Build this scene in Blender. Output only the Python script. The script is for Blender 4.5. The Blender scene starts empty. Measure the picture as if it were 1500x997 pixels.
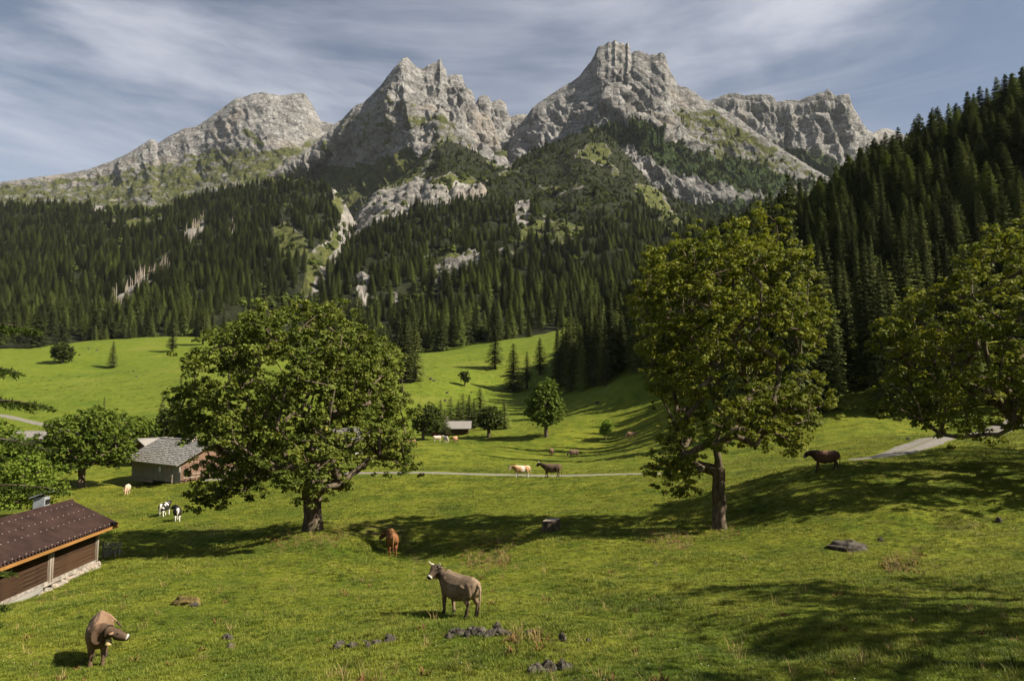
import bpy, math, random
import numpy as np
from mathutils import Vector, Matrix

random.seed(7)
RNG = np.random.default_rng(11)
R = math.radians
scene = bpy.context.scene
COL = scene.collection

# ------------------------------------------------------------------ camera
F = 1000.0                      # focal length in photograph pixels (1500 wide)
PITCH = math.atan((582.0 - 498.5) / F)
cam_data = bpy.data.cameras.new("camera")
cam = bpy.data.objects.new("camera", cam_data)
COL.objects.link(cam)
cam_data.sensor_width = 36.0
cam_data.lens = 24.0
cam_data.clip_start = 0.1
cam_data.clip_end = 20000.0
cam.location = (0, 0, 0)
cam.rotation_euler = (math.pi / 2 + PITCH, 0, 0)
scene.camera = cam

# ------------------------------------------------------------------ light
SUN_EL, SUN_AZ = R(41), R(106)          # azimuth measured from +Y (ahead) towards +X (right)
to_sun = Vector((math.sin(SUN_AZ) * math.cos(SUN_EL), math.cos(SUN_AZ) * math.cos(SUN_EL), math.sin(SUN_EL)))
sun_d = bpy.data.lights.new("sun", 'SUN')
sun_d.energy = 5.0
sun_d.angle = R(0.5)
sun_d.color = (1.0, 0.91, 0.76)
sun = bpy.data.objects.new("sun", sun_d)
sun.rotation_euler = to_sun.to_track_quat('Z', 'Y').to_euler()
COL.objects.link(sun)

world = bpy.data.worlds.new("World")
scene.world = world
world.use_nodes = True


def build_world():
    nt = world.node_tree
    nt.nodes.clear()
    N, L = nt.nodes.new, nt.links.new
    out = N('ShaderNodeOutputWorld')
    bg = N('ShaderNodeBackground')
    bg.inputs['Strength'].default_value = 0.078
    sky = N('ShaderNodeTexSky')
    sky.sky_type = 'NISHITA'
    sky.sun_disc = False
    sky.sun_elevation = SUN_EL
    sky.sun_rotation = SUN_AZ
    sky.altitude = 1300
    sky.air_density = 1.0
    sky.dust_density = 1.2
    tc = N('ShaderNodeTexCoord')
    def cirrus(rot, scl, loc, nscale, detail, lo, hi, dist):
        mp = N('ShaderNodeMapping')
        mp.inputs['Rotation'].default_value = (0, rot, 0)
        mp.inputs['Scale'].default_value = scl
        mp.inputs['Location'].default_value = loc
        L(tc.outputs['Generated'], mp.inputs['Vector'])
        n = N('ShaderNodeTexNoise')
        n.inputs['Scale'].default_value = nscale
        n.inputs['Detail'].default_value = detail
        n.inputs['Roughness'].default_value = 0.55
        n.inputs['Distortion'].default_value = dist
        L(mp.outputs[0], n.inputs['Vector'])
        r = N('ShaderNodeMapRange')
        r.interpolation_type = 'SMOOTHSTEP'
        r.inputs['From Min'].default_value = lo
        r.inputs['From Max'].default_value = hi
        L(n.outputs['Fac'], r.inputs['Value'])
        return r.outputs[0]
    a = cirrus(R(-27), (0.75, 1.0, 3.6), (3.1, 0.4, 0.9), 1.5, 8, 0.47, 0.76, 0.9)
    b = cirrus(R(14), (0.9, 1.0, 2.2), (7.7, 2.2, 0.2), 1.5, 6, 0.46, 0.74, 0.7)
    c = cirrus(R(-38), (1.0, 1.5, 9.0), (1.7, 5.2, 0), 2.2, 9, 0.48, 0.80, 0.8)
    m1 = N('ShaderNodeMath'); m1.operation = 'MULTIPLY'; m1.inputs[1].default_value = 0.72; L(a, m1.inputs[0])
    m2 = N('ShaderNodeMath'); m2.operation = 'MULTIPLY_ADD'; m2.inputs[1].default_value = 0.30
    L(b, m2.inputs[0]); L(m1.outputs[0], m2.inputs[2])
    m3 = N('ShaderNodeMath'); m3.operation = 'MULTIPLY_ADD'; m3.inputs[1].default_value = 0.22; m3.use_clamp = True
    L(c, m3.inputs[0]); L(m2.outputs[0], m3.inputs[2])
    m4 = N('ShaderNodeMath'); m4.operation = 'MULTIPLY_ADD'; m4.inputs[1].default_value = 0.80; m4.inputs[2].default_value = 0.03
    L(m3.outputs[0], m4.inputs[0])
    mix = N('ShaderNodeMix'); mix.data_type = 'RGBA'
    L(m4.outputs[0], mix.inputs['Factor'])
    hs = N('ShaderNodeHueSaturation'); hs.inputs['Saturation'].default_value = 0.80; hs.inputs['Value'].default_value = 0.60
    L(sky.outputs[0], hs.inputs['Color'])
    L(hs.outputs[0], mix.inputs['A'])
    mix.inputs['B'].default_value = (4.9, 5.0, 5.4, 1)
    L(mix.outputs['Result'], bg.inputs['Color'])
    L(bg.outputs[0], out.inputs['Surface'])


build_world()
scene.view_settings.view_transform = 'Standard'
scene.view_settings.look = 'None'
scene.view_settings.exposure = 1.1
scene.view_settings.gamma = 1.0
scene.view_settings.use_curve_mapping = False
scene.cycles.max_bounces = 6
scene.cycles.diffuse_bounces = 3
scene.cycles.glossy_bounces = 2
scene.cycles.transmission_bounces = 3
scene.cycles.transparent_max_bounces = 4
scene.cycles.volume_bounces = 0

# ------------------------------------------------------------------ helpers
CP, SP = math.cos(PITCH), math.sin(PITCH)


def at(px, py, Y):
    """World point seen in photograph pixel (px, py) at forward distance Y (arrays allowed)."""
    px = np.asarray(px, float); py = np.asarray(py, float); Y = np.asarray(Y, float)
    dx = (px - 750.0) / F
    dy = (498.5 - py) / F
    wy = CP - dy * SP
    wz = SP + dy * CP
    return np.stack(np.broadcast_arrays(Y / wy * dx, Y, Y / wy * wz), -1)


def project(p):
    p = np.asarray(p, float)
    f = p[..., 1] * CP + p[..., 2] * SP
    u = -p[..., 1] * SP + p[..., 2] * CP
    f = np.maximum(f, 1e-3)
    return 750 + F * p[..., 0] / f, 498.5 - F * u / f


_perm = np.random.default_rng(5).permutation(256)
_perm = np.concatenate([_perm, _perm, _perm])
_g3 = np.random.default_rng(6).normal(size=(256, 3)); _g3 /= np.linalg.norm(_g3, axis=1)[:, None]


def perlin(p):
    p = np.asarray(p, float)
    i = np.floor(p).astype(np.int64); f = p - i
    w = f * f * f * (f * (f * 6 - 15) + 10)
    i &= 255
    out = 0
    for a in (0, 1):
        wa = w[..., 0] if a else 1 - w[..., 0]
        pa = _perm[(i[..., 0] + a) & 255]
        for b in (0, 1):
            wb = w[..., 1] if b else 1 - w[..., 1]
            pb = _perm[pa + ((i[..., 1] + b) & 255)]
            for c in (0, 1):
                wc = w[..., 2] if c else 1 - w[..., 2]
                g = _g3[_perm[pb + ((i[..., 2] + c) & 255)]]
                out = out + wa * wb * wc * ((f[..., 0] - a) * g[..., 0] + (f[..., 1] - b) * g[..., 1] + (f[..., 2] - c) * g[..., 2])
    return out * 1.5


def fbm(p, oct=5, gain=0.5, lac=2.03, ridged=False):
    p = np.asarray(p, float); a = 1.0; s = 0; t = 0
    for k in range(oct):
        n = perlin(p + 17.3 * k)
        if ridged:
            n = 1 - 2 * np.abs(n)
        s = s + a * n; t += a
        a *= gain; p = p * lac
    return s / t


def facets(p, seed=0):
    """Angular blocks: every cell of a jittered lattice is its own tilted plane."""
    p = np.asarray(p, float); sh = p.shape[:-1]; p = p.reshape(-1, 3)
    i = np.floor(p).astype(np.int64)
    best = np.full(len(p), 1e9); h = np.zeros(len(p))
    for a in (-1, 0, 1):
        for b in (-1, 0, 1):
            for c in (-1, 0, 1):
                j = i + np.array([a, b, c])
                k = _perm[(_perm[(_perm[(j[:, 0] + seed) & 255] + j[:, 1]) & 255] + j[:, 2]) & 255]
                g = _g3[k]; g2 = _g3[(k + 91) & 255]
                d = p - (j + 0.5 + 0.45 * g)
                dist = (d * d).sum(1)
                m = dist < best
                best = np.where(m, dist, best)
                h = np.where(m, (d * g2).sum(1) * 0.9 + 0.35 * g[:, 0], h)
    return h.reshape(sh)


def smooth(x, a, b):
    t = np.clip((np.asarray(x, float) - a) / (b - a), 0, 1)
    return t * t * (3 - 2 * t)


def polymask(px, py, poly, soft=6.0):
    """1 inside the polygon, 0 outside, soft edge."""
    px = np.asarray(px, float); py = np.asarray(py, float)
    P = np.array(poly, float); n = len(P)
    inside = np.zeros(px.shape, bool); d2 = np.full(px.shape, 1e18)
    for k in range(n):
        x0, y0 = P[k]; x1, y1 = P[(k + 1) % n]
        if y0 != y1:
            c = ((y0 > py) != (y1 > py)) & (px < (x1 - x0) * (py - y0) / (y1 - y0) + x0)
            inside ^= c
        ex, ey = x1 - x0, y1 - y0
        t = np.clip(((px - x0) * ex + (py - y0) * ey) / (ex * ex + ey * ey + 1e-9), 0, 1)
        d2 = np.minimum(d2, (px - x0 - t * ex) ** 2 + (py - y0 - t * ey) ** 2)
    sd = np.sqrt(d2) * np.where(inside, 1, -1)
    return smooth(sd, -soft, soft)


def mesh_arrays(name, verts, faces, attrs=None, smooth_shade=True, uvless=True):
    """faces: (n,3) or (n,4) int array, or list of such arrays."""
    me = bpy.data.meshes.new(name)
    verts = np.ascontiguousarray(verts, np.float32)
    if not isinstance(faces, (list, tuple)):
        faces = [faces]
    faces = [np.asarray(f, np.int32) for f in faces if len(f)]
    loops = np.concatenate([f.ravel() for f in faces])
    counts = np.concatenate([np.full(len(f), f.shape[1], np.int32) for f in faces])
    starts = np.concatenate([[0], np.cumsum(counts)[:-1]]).astype(np.int32)
    me.vertices.add(len(verts)); me.vertices.foreach_set('co', verts.ravel())
    me.loops.add(len(loops)); me.loops.foreach_set('vertex_index', loops)
    me.polygons.add(len(counts)); me.polygons.foreach_set('loop_start', starts)
    try:
        me.polygons.foreach_set('loop_total', counts)
    except Exception:
        pass
    if smooth_shade:
        me.polygons.foreach_set('use_smooth', np.ones(len(counts), bool))
    for k, v in (attrs or {}).items():
        v = np.asarray(v, np.float32)
        if v.ndim == 1:
            a = me.attributes.new(k, 'FLOAT', 'POINT'); a.data.foreach_set('value', v)
        else:
            a = me.attributes.new(k, 'FLOAT_COLOR', 'POINT')
            c = np.ones((len(v), 4), np.float32); c[:, :3] = v[:, :3]
            a.data.foreach_set('color', c.ravel())
    me.update(calc_edges=True)
    me.validate()
    return me


def obj(name, me, m=None, parent=None, **props):
    o = bpy.data.objects.new(name, me)
    COL.objects.link(o)
    if m is not None and me is not None and len(me.materials) == 0:
        me.materials.append(m)
    if parent is not None:
        o.parent = parent
    for k, v in props.items():
        o[k] = v
    return o


def thing(name, label, cat, loc=(0, 0, 0), rz=0.0, group=None):
    o = bpy.data.objects.new(name, None)
    COL.objects.link(o)
    o.empty_display_size = 0.3
    o.location = loc; o.rotation_euler = (0, 0, rz)
    o['label'] = label; o['category'] = cat
    if group:
        o['group'] = group
    return o


def tag(o, label, cat, group=None):
    o['label'] = label; o['category'] = cat
    if group:
        o['group'] = group
    return o


class MB:
    """Collects shapes and builds ONE mesh."""
    def __init__(s):
        s.v = []; s.f = []

    def add(s, vs, fs):
        n = len(s.v); s.v.extend([tuple(v) for v in vs]); s.f.extend([tuple(i + n for i in f) for f in fs]); return s

    def box(s, c, size, rot=None, jit=0.0, bev=0.0):
        hx, hy, hz = size[0] / 2, size[1] / 2, size[2] / 2
        M = rot if rot is not None else Matrix.Identity(3)
        vs = []
        for z in (-1, 1):
            for x, y in ((-1, -1), (1, -1), (1, 1), (-1, 1)):
                v = Vector((x * hx, y * hy, z * hz))
                if jit:
                    v += Vector((random.uniform(-jit, jit), random.uniform(-jit, jit), random.uniform(-jit, jit)))
                vs.append(M @ v + Vector(c))
        return s.add(vs, [(3, 2, 1, 0), (4, 5, 6, 7), (0, 1, 5, 4), (1, 2, 6, 5), (2, 3, 7, 6), (3, 0, 4, 7)])

    def tube(s, pts, rad, n=8, cap=True):
        pts = [Vector(p) for p in pts]
        rings = []
        up = Vector((0.13, 0.21, 0.97))
        for i, p in enumerate(pts):
            t = (pts[min(i + 1, len(pts) - 1)] - pts[max(i - 1, 0)]).normalized()
            if abs(t.dot(up)) > 0.98:
                up = Vector((1, 0, 0.1))
            a = t.cross(up).normalized(); b = a.cross(t)
            r = rad[i]
            ra, rb = (r if isinstance(r, tuple) else (r, r))
            rings.append([p + a * ra * math.cos(2 * math.pi * k / n) + b * rb * math.sin(2 * math.pi * k / n) for k in range(n)])
        vs = [v for r in rings for v in r]
        fs = []
        for i in range(len(pts) - 1):
            for k in range(n):
                k2 = (k + 1) % n
                fs.append((i * n + k, i * n + k2, (i + 1) * n + k2, (i + 1) * n + k))
        if cap:
            fs.append(tuple(range(n - 1, -1, -1)))
            e = (len(pts) - 1) * n
            fs.append(tuple(range(e, e + n)))
        return s.add(vs, fs)

    def ball(s, c, r, nu=10, nv=6, rot=None):
        rx, ry, rz = r if isinstance(r, tuple) else (r, r, r)
        M = rot if rot is not None else Matrix.Identity(3)
        vs = [Vector(c) + M @ Vector((0, 0, -rz))]
        for j in range(1, nv):
            t = -math.pi / 2 + math.pi * j / nv
            for k in range(nu):
                a = 2 * math.pi * k / nu
                vs.append(Vector(c) + M @ Vector((rx * math.cos(t) * math.cos(a), ry * math.cos(t) * math.sin(a), rz * math.sin(t))))
        vs.append(Vector(c) + M @ Vector((0, 0, rz)))
        fs = []
        for k in range(nu):
            fs.append((0, 1 + (k + 1) % nu, 1 + k))
            for j in range(nv - 2):
                a = 1 + j * nu
                fs.append((a + k, a + (k + 1) % nu, a + nu + (k + 1) % nu, a + nu + k))
            a = 1 + (nv - 2) * nu
            fs.append((a + k, a + (k + 1) % nu, len(vs) - 1))
        return s.add(vs, fs)

    def mesh(s, name, smooth_shade=False):
        me = bpy.data.meshes.new(name)
        me.from_pydata([tuple(v) for v in s.v], [], s.f)
        if smooth_shade:
            me.polygons.foreach_set('use_smooth', np.ones(len(me.polygons), bool))
        me.update()
        return me

    def build(s, name, m, parent=None, smooth_shade=False, **props):
        return obj(name, s.mesh(name, smooth_shade), m, parent, **props)


# ------------------------------------------------------------------ materials
class NT:
    def __init__(s, name, rough=0.9, spec=0.2):
        s.m = bpy.data.materials.new(name); s.m.use_nodes = True
        s.nt = s.m.node_tree
        s.b = s.nt.nodes['Principled BSDF']
        s.out = s.nt.nodes['Material Output']
        s.b.inputs['Roughness'].default_value = rough
        s.b.inputs['Specular IOR Level'].default_value = spec

    def n(s, t): return s.nt.nodes.new(t)
    def l(s, a, b): s.nt.links.new(a, b)

    def pos(s):
        return s.n('ShaderNodeNewGeometry').outputs['Position']

    def objco(s):
        return s.n('ShaderNodeTexCoord').outputs['Object']

    def mapping(s, vec, scale=(1, 1, 1), rot=(0, 0, 0)):
        m = s.n('ShaderNodeMapping'); m.inputs['Scale'].default_value = scale; m.inputs['Rotation'].default_value = rot
        s.l(vec, m.inputs['Vector']); return m.outputs[0]

    def noise(s, vec, scale, detail=4, rough=0.55, dist=0.0):
        n = s.n('ShaderNodeTexNoise'); n.inputs['Scale'].default_value = scale; n.inputs['Detail'].default_value = detail
        n.inputs['Roughness'].default_value = rough; n.inputs['Distortion'].default_value = dist
        s.l(vec, n.inputs['Vector']); return n.outputs['Fac']

    def rng(s, v, lo, hi, a=0.0, b=1.0, sm=True):
        r = s.n('ShaderNodeMapRange'); r.inputs['From Min'].default_value = lo; r.inputs['From Max'].default_value = hi
        r.inputs['To Min'].default_value = a; r.inputs['To Max'].default_value = b
        if sm: r.interpolation_type = 'SMOOTHSTEP'
        s.l(v, r.inputs['Value']); return r.outputs[0]

    def mix(s, f, a, b, mode='MIX'):
        m = s.n('ShaderNodeMix'); m.data_type = 'RGBA'; m.blend_type = mode
        for sock, v in (('Factor', f), ('A', a), ('B', b)):
            if isinstance(v, (tuple, list)):
                m.inputs[sock].default_value = tuple(v)[:3] + (1,)
            elif isinstance(v, (int, float)):
                m.inputs[sock].default_value = v
            else:
                s.l(v, m.inputs[sock])
        return m.outputs['Result']

    def math(s, op, a, b=0.0, clamp=False):
        m = s.n('ShaderNodeMath'); m.operation = op; m.use_clamp = clamp
        for i, v in ((0, a), (1, b)):
            if isinstance(v, (int, float)): m.inputs[i].default_value = v
            else: s.l(v, m.inputs[i])
        return m.outputs[0]

    def attr(s, name, out='Fac'):
        a = s.n('ShaderNodeAttribute'); a.attribute_name = name; return a.outputs[out]

    def color(s, c):
        if isinstance(c, (tuple, list)): s.b.inputs['Base Color'].default_value = tuple(c)[:3] + (1,)
        else: s.l(c, s.b.inputs['Base Color'])

    def bump(s, h, strength=0.5, dist=0.1):
        b = s.n('ShaderNodeBump'); b.inputs['Strength'].default_value = strength; b.inputs['Distance'].default_value = dist
        s.l(h, b.inputs['Height']); s.l(b.outputs[0], s.b.inputs['Normal'])


def plain(name, c, rough=0.85, var=0.25, scale=6.0, stretch=(1, 1, 1), spec=0.2, bump=0.0):
    t = NT(name, rough, spec)
    co = t.mapping(t.objco(), stretch)
    n = t.noise(co, scale, 5, 0.6)
    lo = tuple(x * (1 - var) for x in c); hi = tuple(min(1, x * (1 + var)) for x in c)
    t.color(t.mix(t.rng(n, 0.3, 0.7), lo, hi))
    if bump:
        t.bump(n, bump, 0.05)
    return t.m


def grass_colour(t):
    p = t.pos()
    big = t.noise(p, 0.035, 4, 0.6)
    mid = t.noise(p, 0.35, 5, 0.62)
    sm = t.noise(p, 2.6, 4, 0.65)
    fine = t.noise(p, 11.0, 3, 0.7)
    c = t.mix(t.rng(big, 0.35, 0.68), (0.098, 0.122, 0.009), (0.149, 0.162, 0.014))
    c = t.mix(t.rng(mid, 0.42, 0.72, 0, 0.75), c, (0.188, 0.188, 0.022))
    c = t.mix(t.rng(mid, 0.52, 0.28, 0, 0.75), c, (0.050, 0.082, 0.0070))
    pat = t.noise(p, 0.11, 5, 0.65)
    c = t.mix(t.rng(pat, 0.48, 0.30, 0, 0.75), c, (0.046, 0.076, 0.0068))
    c = t.mix(t.rng(sm, 0.50, 0.30, 0, 0.75), c, (0.036, 0.056, 0.0065))
    c = t.mix(t.rng(sm, 0.58, 0.80, 0, 0.6), c, (0.175, 0.168, 0.026))
    c = t.mix(t.rng(fine, 0.46, 0.26, 0, 0.6), c, (0.030, 0.045, 0.0060))
    return c, mid, sm, fine


def m_ground():
    t = NT('meadow_turf', 0.95, 0.1)
    c, mid, sm, fine = grass_colour(t)
    soil_n = t.noise(t.pos(), 1.7, 5, 0.7)
    soil = t.math('MULTIPLY', t.attr('soil'), t.rng(soil_n, 0.36, 0.58), True)
    c = t.mix(soil, c, t.mix(sm, (0.045, 0.030, 0.014), (0.13, 0.09, 0.045)))
    lush_shade = t.math('MULTIPLY', t.attr('lush_shade'), t.rng(mid, 0.2, 0.75))
    c = t.mix(lush_shade, c, (0.030, 0.060, 0.006))  # darker green for the damp hollow's growth and for painted shade
    up = t.math('MULTIPLY', t.attr('upland'), 0.85)
    c = t.mix(up, c, t.mix(t.rng(mid, 0.3, 0.7), (0.082, 0.120, 0.010), (0.128, 0.158, 0.017)))
    bg_ = t.noise(t.mapping(t.pos(), (1, 1.8, 1)), 0.022, 5, 0.62)
    c = t.mix(t.math('MULTIPLY', up, t.rng(bg_, 0.50, 0.72)), c, (0.150, 0.160, 0.026))
    c = t.mix(t.math('MULTIPLY', up, t.rng(bg_, 0.46, 0.28, 0, 0.8)), c, (0.055, 0.092, 0.010))
    t.color(c)
    h = t.math('ADD', t.math('MULTIPLY', sm, 0.75), t.math('MULTIPLY', fine, 0.35))
    t.bump(h, 0.9, 0.28)
    return t.m


def m_tuft(name, mulA, yel):
    t = NT(name, 0.7, 0.25)
    c, mid, sm, fine = grass_colour(t)
    rnd = t.n('ShaderNodeObjectInfo').outputs['Random']
    c = t.mix(t.rng(rnd, 0.55, 1.0, 0, 0.55), c, yel)
    c = t.mix(t.rng(rnd, 0.4, 0.0, 0, 0.5), c, (0.035, 0.065, 0.007))
    c = t.mix(1.0, c, (mulA, mulA, mulA), 'MULTIPLY')
    t.color(c)
    tr = t.n('ShaderNodeBsdfTranslucent'); t.l(c, tr.inputs['Color'])
    mx = t.n('ShaderNodeMixShader'); mx.inputs[0].default_value = 0.28
    t.l(t.b.outputs[0], mx.inputs[1]); t.l(tr.outputs[0], mx.inputs[2]); t.l(mx.outputs[0], t.out.inputs['Surface'])
    return t.m


def m_leaf(name, dark, light, yellow, ny=0.10, trans=0.27):
    t = NT(name, 0.62, 0.12)
    r = t.attr('rnd')
    c = t.mix(t.rng(r, 0.0, 0.9, 0, 1, False), dark, light)
    big = t.noise(t.pos(), 0.45, 3)
    c = t.mix(t.rng(big, 0.45, 0.75, 0, 0.6), c, light)
    r2 = t.attr('rnd2')
    c = t.mix(t.rng(r2, 1 - ny, 1 - ny * 0.5, 0, 0.8), c, yellow)
    t.color(c)
    tr = t.n('ShaderNodeBsdfTranslucent'); t.l(t.mix(1.0, c, (1.2, 1.2, 0.6), 'MULTIPLY'), tr.inputs['Color'])
    mx = t.n('ShaderNodeMixShader'); mx.inputs[0].default_value = trans
    t.l(t.b.outputs[0], mx.inputs[1]); t.l(tr.outputs[0], mx.inputs[2]); t.l(mx.outputs[0], t.out.inputs['Surface'])
    return t.m


def m_needle(name, dark, light, trans=0.12):
    t = NT(name, 0.95, 0.02)
    rnd = t.n('ShaderNodeObjectInfo').outputs['Random']
    r = t.attr('rnd')
    c = t.mix(r, dark, light)
    c = t.mix(t.rng(rnd, 0.45, 1.0, 0, 0.85), c, tuple(k_ * x for k_, x in zip((1.55, 1.6, 1.3), light)))
    c = t.mix(t.rng(rnd, 0.3, 0.0, 0, 0.6), c, tuple(0.7 * x for x in dark))
    t.color(c)
    tr = t.n('ShaderNodeBsdfTranslucent'); t.l(c, tr.inputs['Color'])
    mx = t.n('ShaderNodeMixShader'); mx.inputs[0].default_value = trans
    t.l(t.b.outputs[0], mx.inputs[1]); t.l(tr.outputs[0], mx.inputs[2]); t.l(mx.outputs[0], t.out.inputs['Surface'])
    return t.m


def m_bark(name, a, b, scale=5.0):
    t = NT(name, 0.95, 0.1)
    co = t.mapping(t.objco(), (1, 1, 0.25))
    n = t.noise(co, scale, 6, 0.7)
    big = t.noise(t.objco(), 0.9, 3)
    c = t.mix(t.rng(n, 0.35, 0.68), a, b)
    c = t.mix(t.rng(big, 0.45, 0.7, 0, 0.5), c, (0.06, 0.065, 0.03))
    t.color(c); t.bump(n, 0.8, 0.08)
    return t.m


def m_alpine(name, rock_a, rock_b, floor_c, scale=1.0, bump_d=9.0):
    """Limestone with grass and forest floor where the attributes say they grow."""
    t = NT(name, 0.95, 0.08)
    p = t.pos()
    warp = t.mapping(p, (1, 1, 2.2), (R(8), R(-22), 0))
    n1 = t.noise(warp, 0.012 * scale, 8, 0.62, 0.6)
    n2 = t.noise(p, 0.05 * scale, 6, 0.65)
    n3 = t.noise(t.mapping(p, (1, 1, 0.35)), 0.03 * scale, 6, 0.7, 0.8)
    c = t.mix(t.rng(n1, 0.3, 0.7), rock_a, rock_b)
    c = t.mix(t.rng(n2, 0.50, 0.34, 0, 0.45), c, tuple(0.5 * x for x in rock_a))
    c = t.mix(t.rng(n3, 0.54, 0.70, 0, 0.45), c, tuple(min(1, 1.2 * x) for x in rock_b))
    def cracks(vec, sc, wid, amt, c):
        wn = t.n('ShaderNodeTexNoise'); wn.inputs['Scale'].default_value = sc * 1.7; wn.inputs['Detail'].default_value = 4
        t.l(vec, wn.inputs['Vector'])
        ad = t.n('ShaderNodeVectorMath'); ad.operation = 'MULTIPLY_ADD'; t.l(wn.outputs['Color'], ad.inputs[0]); ad.inputs[1].default_value = (0.55 / sc,) * 3; t.l(vec, ad.inputs[2])
        v = t.n('ShaderNodeTexVoronoi'); v.feature = 'DISTANCE_TO_EDGE'; v.inputs['Scale'].default_value = sc; t.l(ad.outputs[0], v.inputs['Vector'])
        return t.mix(t.rng(v.outputs['Distance'], 0.0, wid, amt, 0.0), c, tuple(0.28 * x for x in rock_a)), v.outputs['Distance']
    tilt = t.mapping(p, (0.55, 0.55, 1.5), (R(10), R(-32), R(15)))
    c, cr1 = cracks(tilt, 0.020 * scale, 0.09, 0.55, c)
    c, cr2 = cracks(t.mapping(p, (1, 1, 0.45), (0, R(18), 0)), 0.045 * scale, 0.10, 0.40, c)
    c = t.mix(t.rng(t.noise(p, 0.006, 3), 0.54, 0.70, 0, 0.40), c, (0.34, 0.28, 0.215))
    gv = t.math('ADD', t.attr('grass'), t.rng(n2, 0.2, 0.8, -0.22, 0.22, False))
    gv2 = t.math('ADD', gv, t.rng(n1, 0.2, 0.8, -0.45, 0.45, False))
    gm = t.rng(gv2, 0.42, 0.62)
    gc = t.mix(t.rng(n2, 0.35, 0.65), (0.046, 0.056, 0.019), (0.105, 0.110, 0.034))
    c = t.mix(gm, c, gc)
    fv = t.math('ADD', t.attr('wood'), t.rng(n2, 0.2, 0.8, -0.3, 0.3, False))
    fm = t.rng(fv, 0.4, 0.6)
    fc = t.mix(t.rng(n2, 0.35, 0.65), floor_c, tuple(2.2 * x for x in floor_c))
    c = t.mix(fm, c, fc)
    t.color(c)
    cr = t.math('ADD', t.math('MINIMUM', cr1, 0.25), t.math('MINIMUM', cr2, 0.25))
    h = t.math('ADD', t.math('ADD', t.math('MULTIPLY', n1, 1.0), t.math('MULTIPLY', cr, 1.2)), t.math('MULTIPLY', t.noise(warp, 0.075 * scale, 8, 0.75), 1.3))
    t.bump(h, 1.0, bump_d)
    return t.m


M = {}
M['ground'] = m_ground()
M['tuft'] = m_tuft('grass_blades', 1.35, (0.20, 0.20, 0.035))
M['tuft_dark'] = m_tuft('rank_grass_blades', 0.8, (0.12, 0.14, 0.025))
M['dry'] = plain('dry_stalks', (0.30, 0.22, 0.09), 0.9, 0.4)
M['dock'] = plain('rusty_dock_leaves', (0.14, 0.075, 0.028), 0.9, 0.5)
M['petal'] = plain('white_petals', (0.75, 0.75, 0.68), 0.8, 0.1)
M['leaf_l'] = m_leaf('maple_leaf_olive', (0.052, 0.078, 0.013), (0.150, 0.172, 0.028), (0.28, 0.22, 0.03), 0.05)
M['leaf_r'] = m_leaf('maple_leaf_yellowing', (0.054, 0.080, 0.013), (0.185, 0.195, 0.026), (0.30, 0.26, 0.03), 0.08, 0.34)
M['leaf_g'] = m_leaf('maple_leaf_green', (0.052, 0.088, 0.012), (0.120, 0.155, 0.020), (0.16, 0.16, 0.02), 0.03)
M['leaf_b'] = m_leaf('sapling_leaf_bright', (0.09, 0.16, 0.012), (0.19, 0.26, 0.03), (0.25, 0.25, 0.03), 0.1)
M['leaf_m'] = m_leaf('maple_leaf_fresh', (0.060, 0.105, 0.012), (0.135, 0.18, 0.022), (0.2, 0.19, 0.02), 0.04)
M['leaf_p'] = m_leaf('dark_leaf', (0.026, 0.042, 0.008), (0.066, 0.082, 0.013), (0.1, 0.1, 0.02), 0.03)
M['needle'] = m_needle('spruce_needles', (0.025, 0.034, 0.013), (0.096, 0.108, 0.036), 0.12)
M['needle_n'] = m_needle('near_spruce_needles', (0.018, 0.032, 0.008), (0.06, 0.080, 0.015))
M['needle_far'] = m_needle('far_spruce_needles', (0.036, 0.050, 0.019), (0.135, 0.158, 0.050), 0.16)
M['bush'] = m_needle('brushwood_leaves', (0.021, 0.030, 0.008), (0.062, 0.076, 0.018))
M['bark'] = m_bark('maple_bark', (0.045, 0.032, 0.022), (0.17, 0.13, 0.095))
M['bark_s'] = m_bark('spruce_bark', (0.045, 0.032, 0.024), (0.13, 0.10, 0.08), 3.0)
M['snag'] = plain('dead_trunk_wood', (0.30, 0.25, 0.20), 0.9, 0.3)
def m_path():
    t = NT('gravel_track', 0.95, 0.1)
    p = t.pos(); n = t.noise(p, 2.4, 6, 0.7); n2 = t.noise(p, 0.45, 4, 0.6)
    c = t.mix(t.rng(n, 0.3, 0.7), (0.145, 0.130, 0.112), (0.25, 0.228, 0.205))
    c = t.mix(t.rng(n2, 0.5, 0.75, 0, 0.5), c, (0.11, 0.10, 0.075))
    a = t.math('ABSOLUTE', t.attr('across'))
    e = t.math('ADD', a, t.math('MULTIPLY', n, 0.9))
    c = t.mix(t.rng(e, 1.12, 1.30), c, (0.095, 0.115, 0.012))
    mid = t.math('ADD', t.math('SUBTRACT', 0.30, a), t.math('MULTIPLY', n, 0.5))
    c = t.mix(t.rng(mid, 0.36, 0.56, 0, 0.55), c, (0.10, 0.11, 0.03))
    t.color(c); t.bump(n, 0.6, 0.08)
    return t.m


M['path'] = m_path()
M['rock'] = m_alpine('limestone_cliff', (0.180, 0.174, 0.167), (0.365, 0.352, 0.335), (0.020, 0.030, 0.010))
M['hill'] = m_alpine('forest_slope', (0.17, 0.16, 0.145), (0.33, 0.31, 0.28), (0.013, 0.015, 0.007), 1.6, 3.0)

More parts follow.
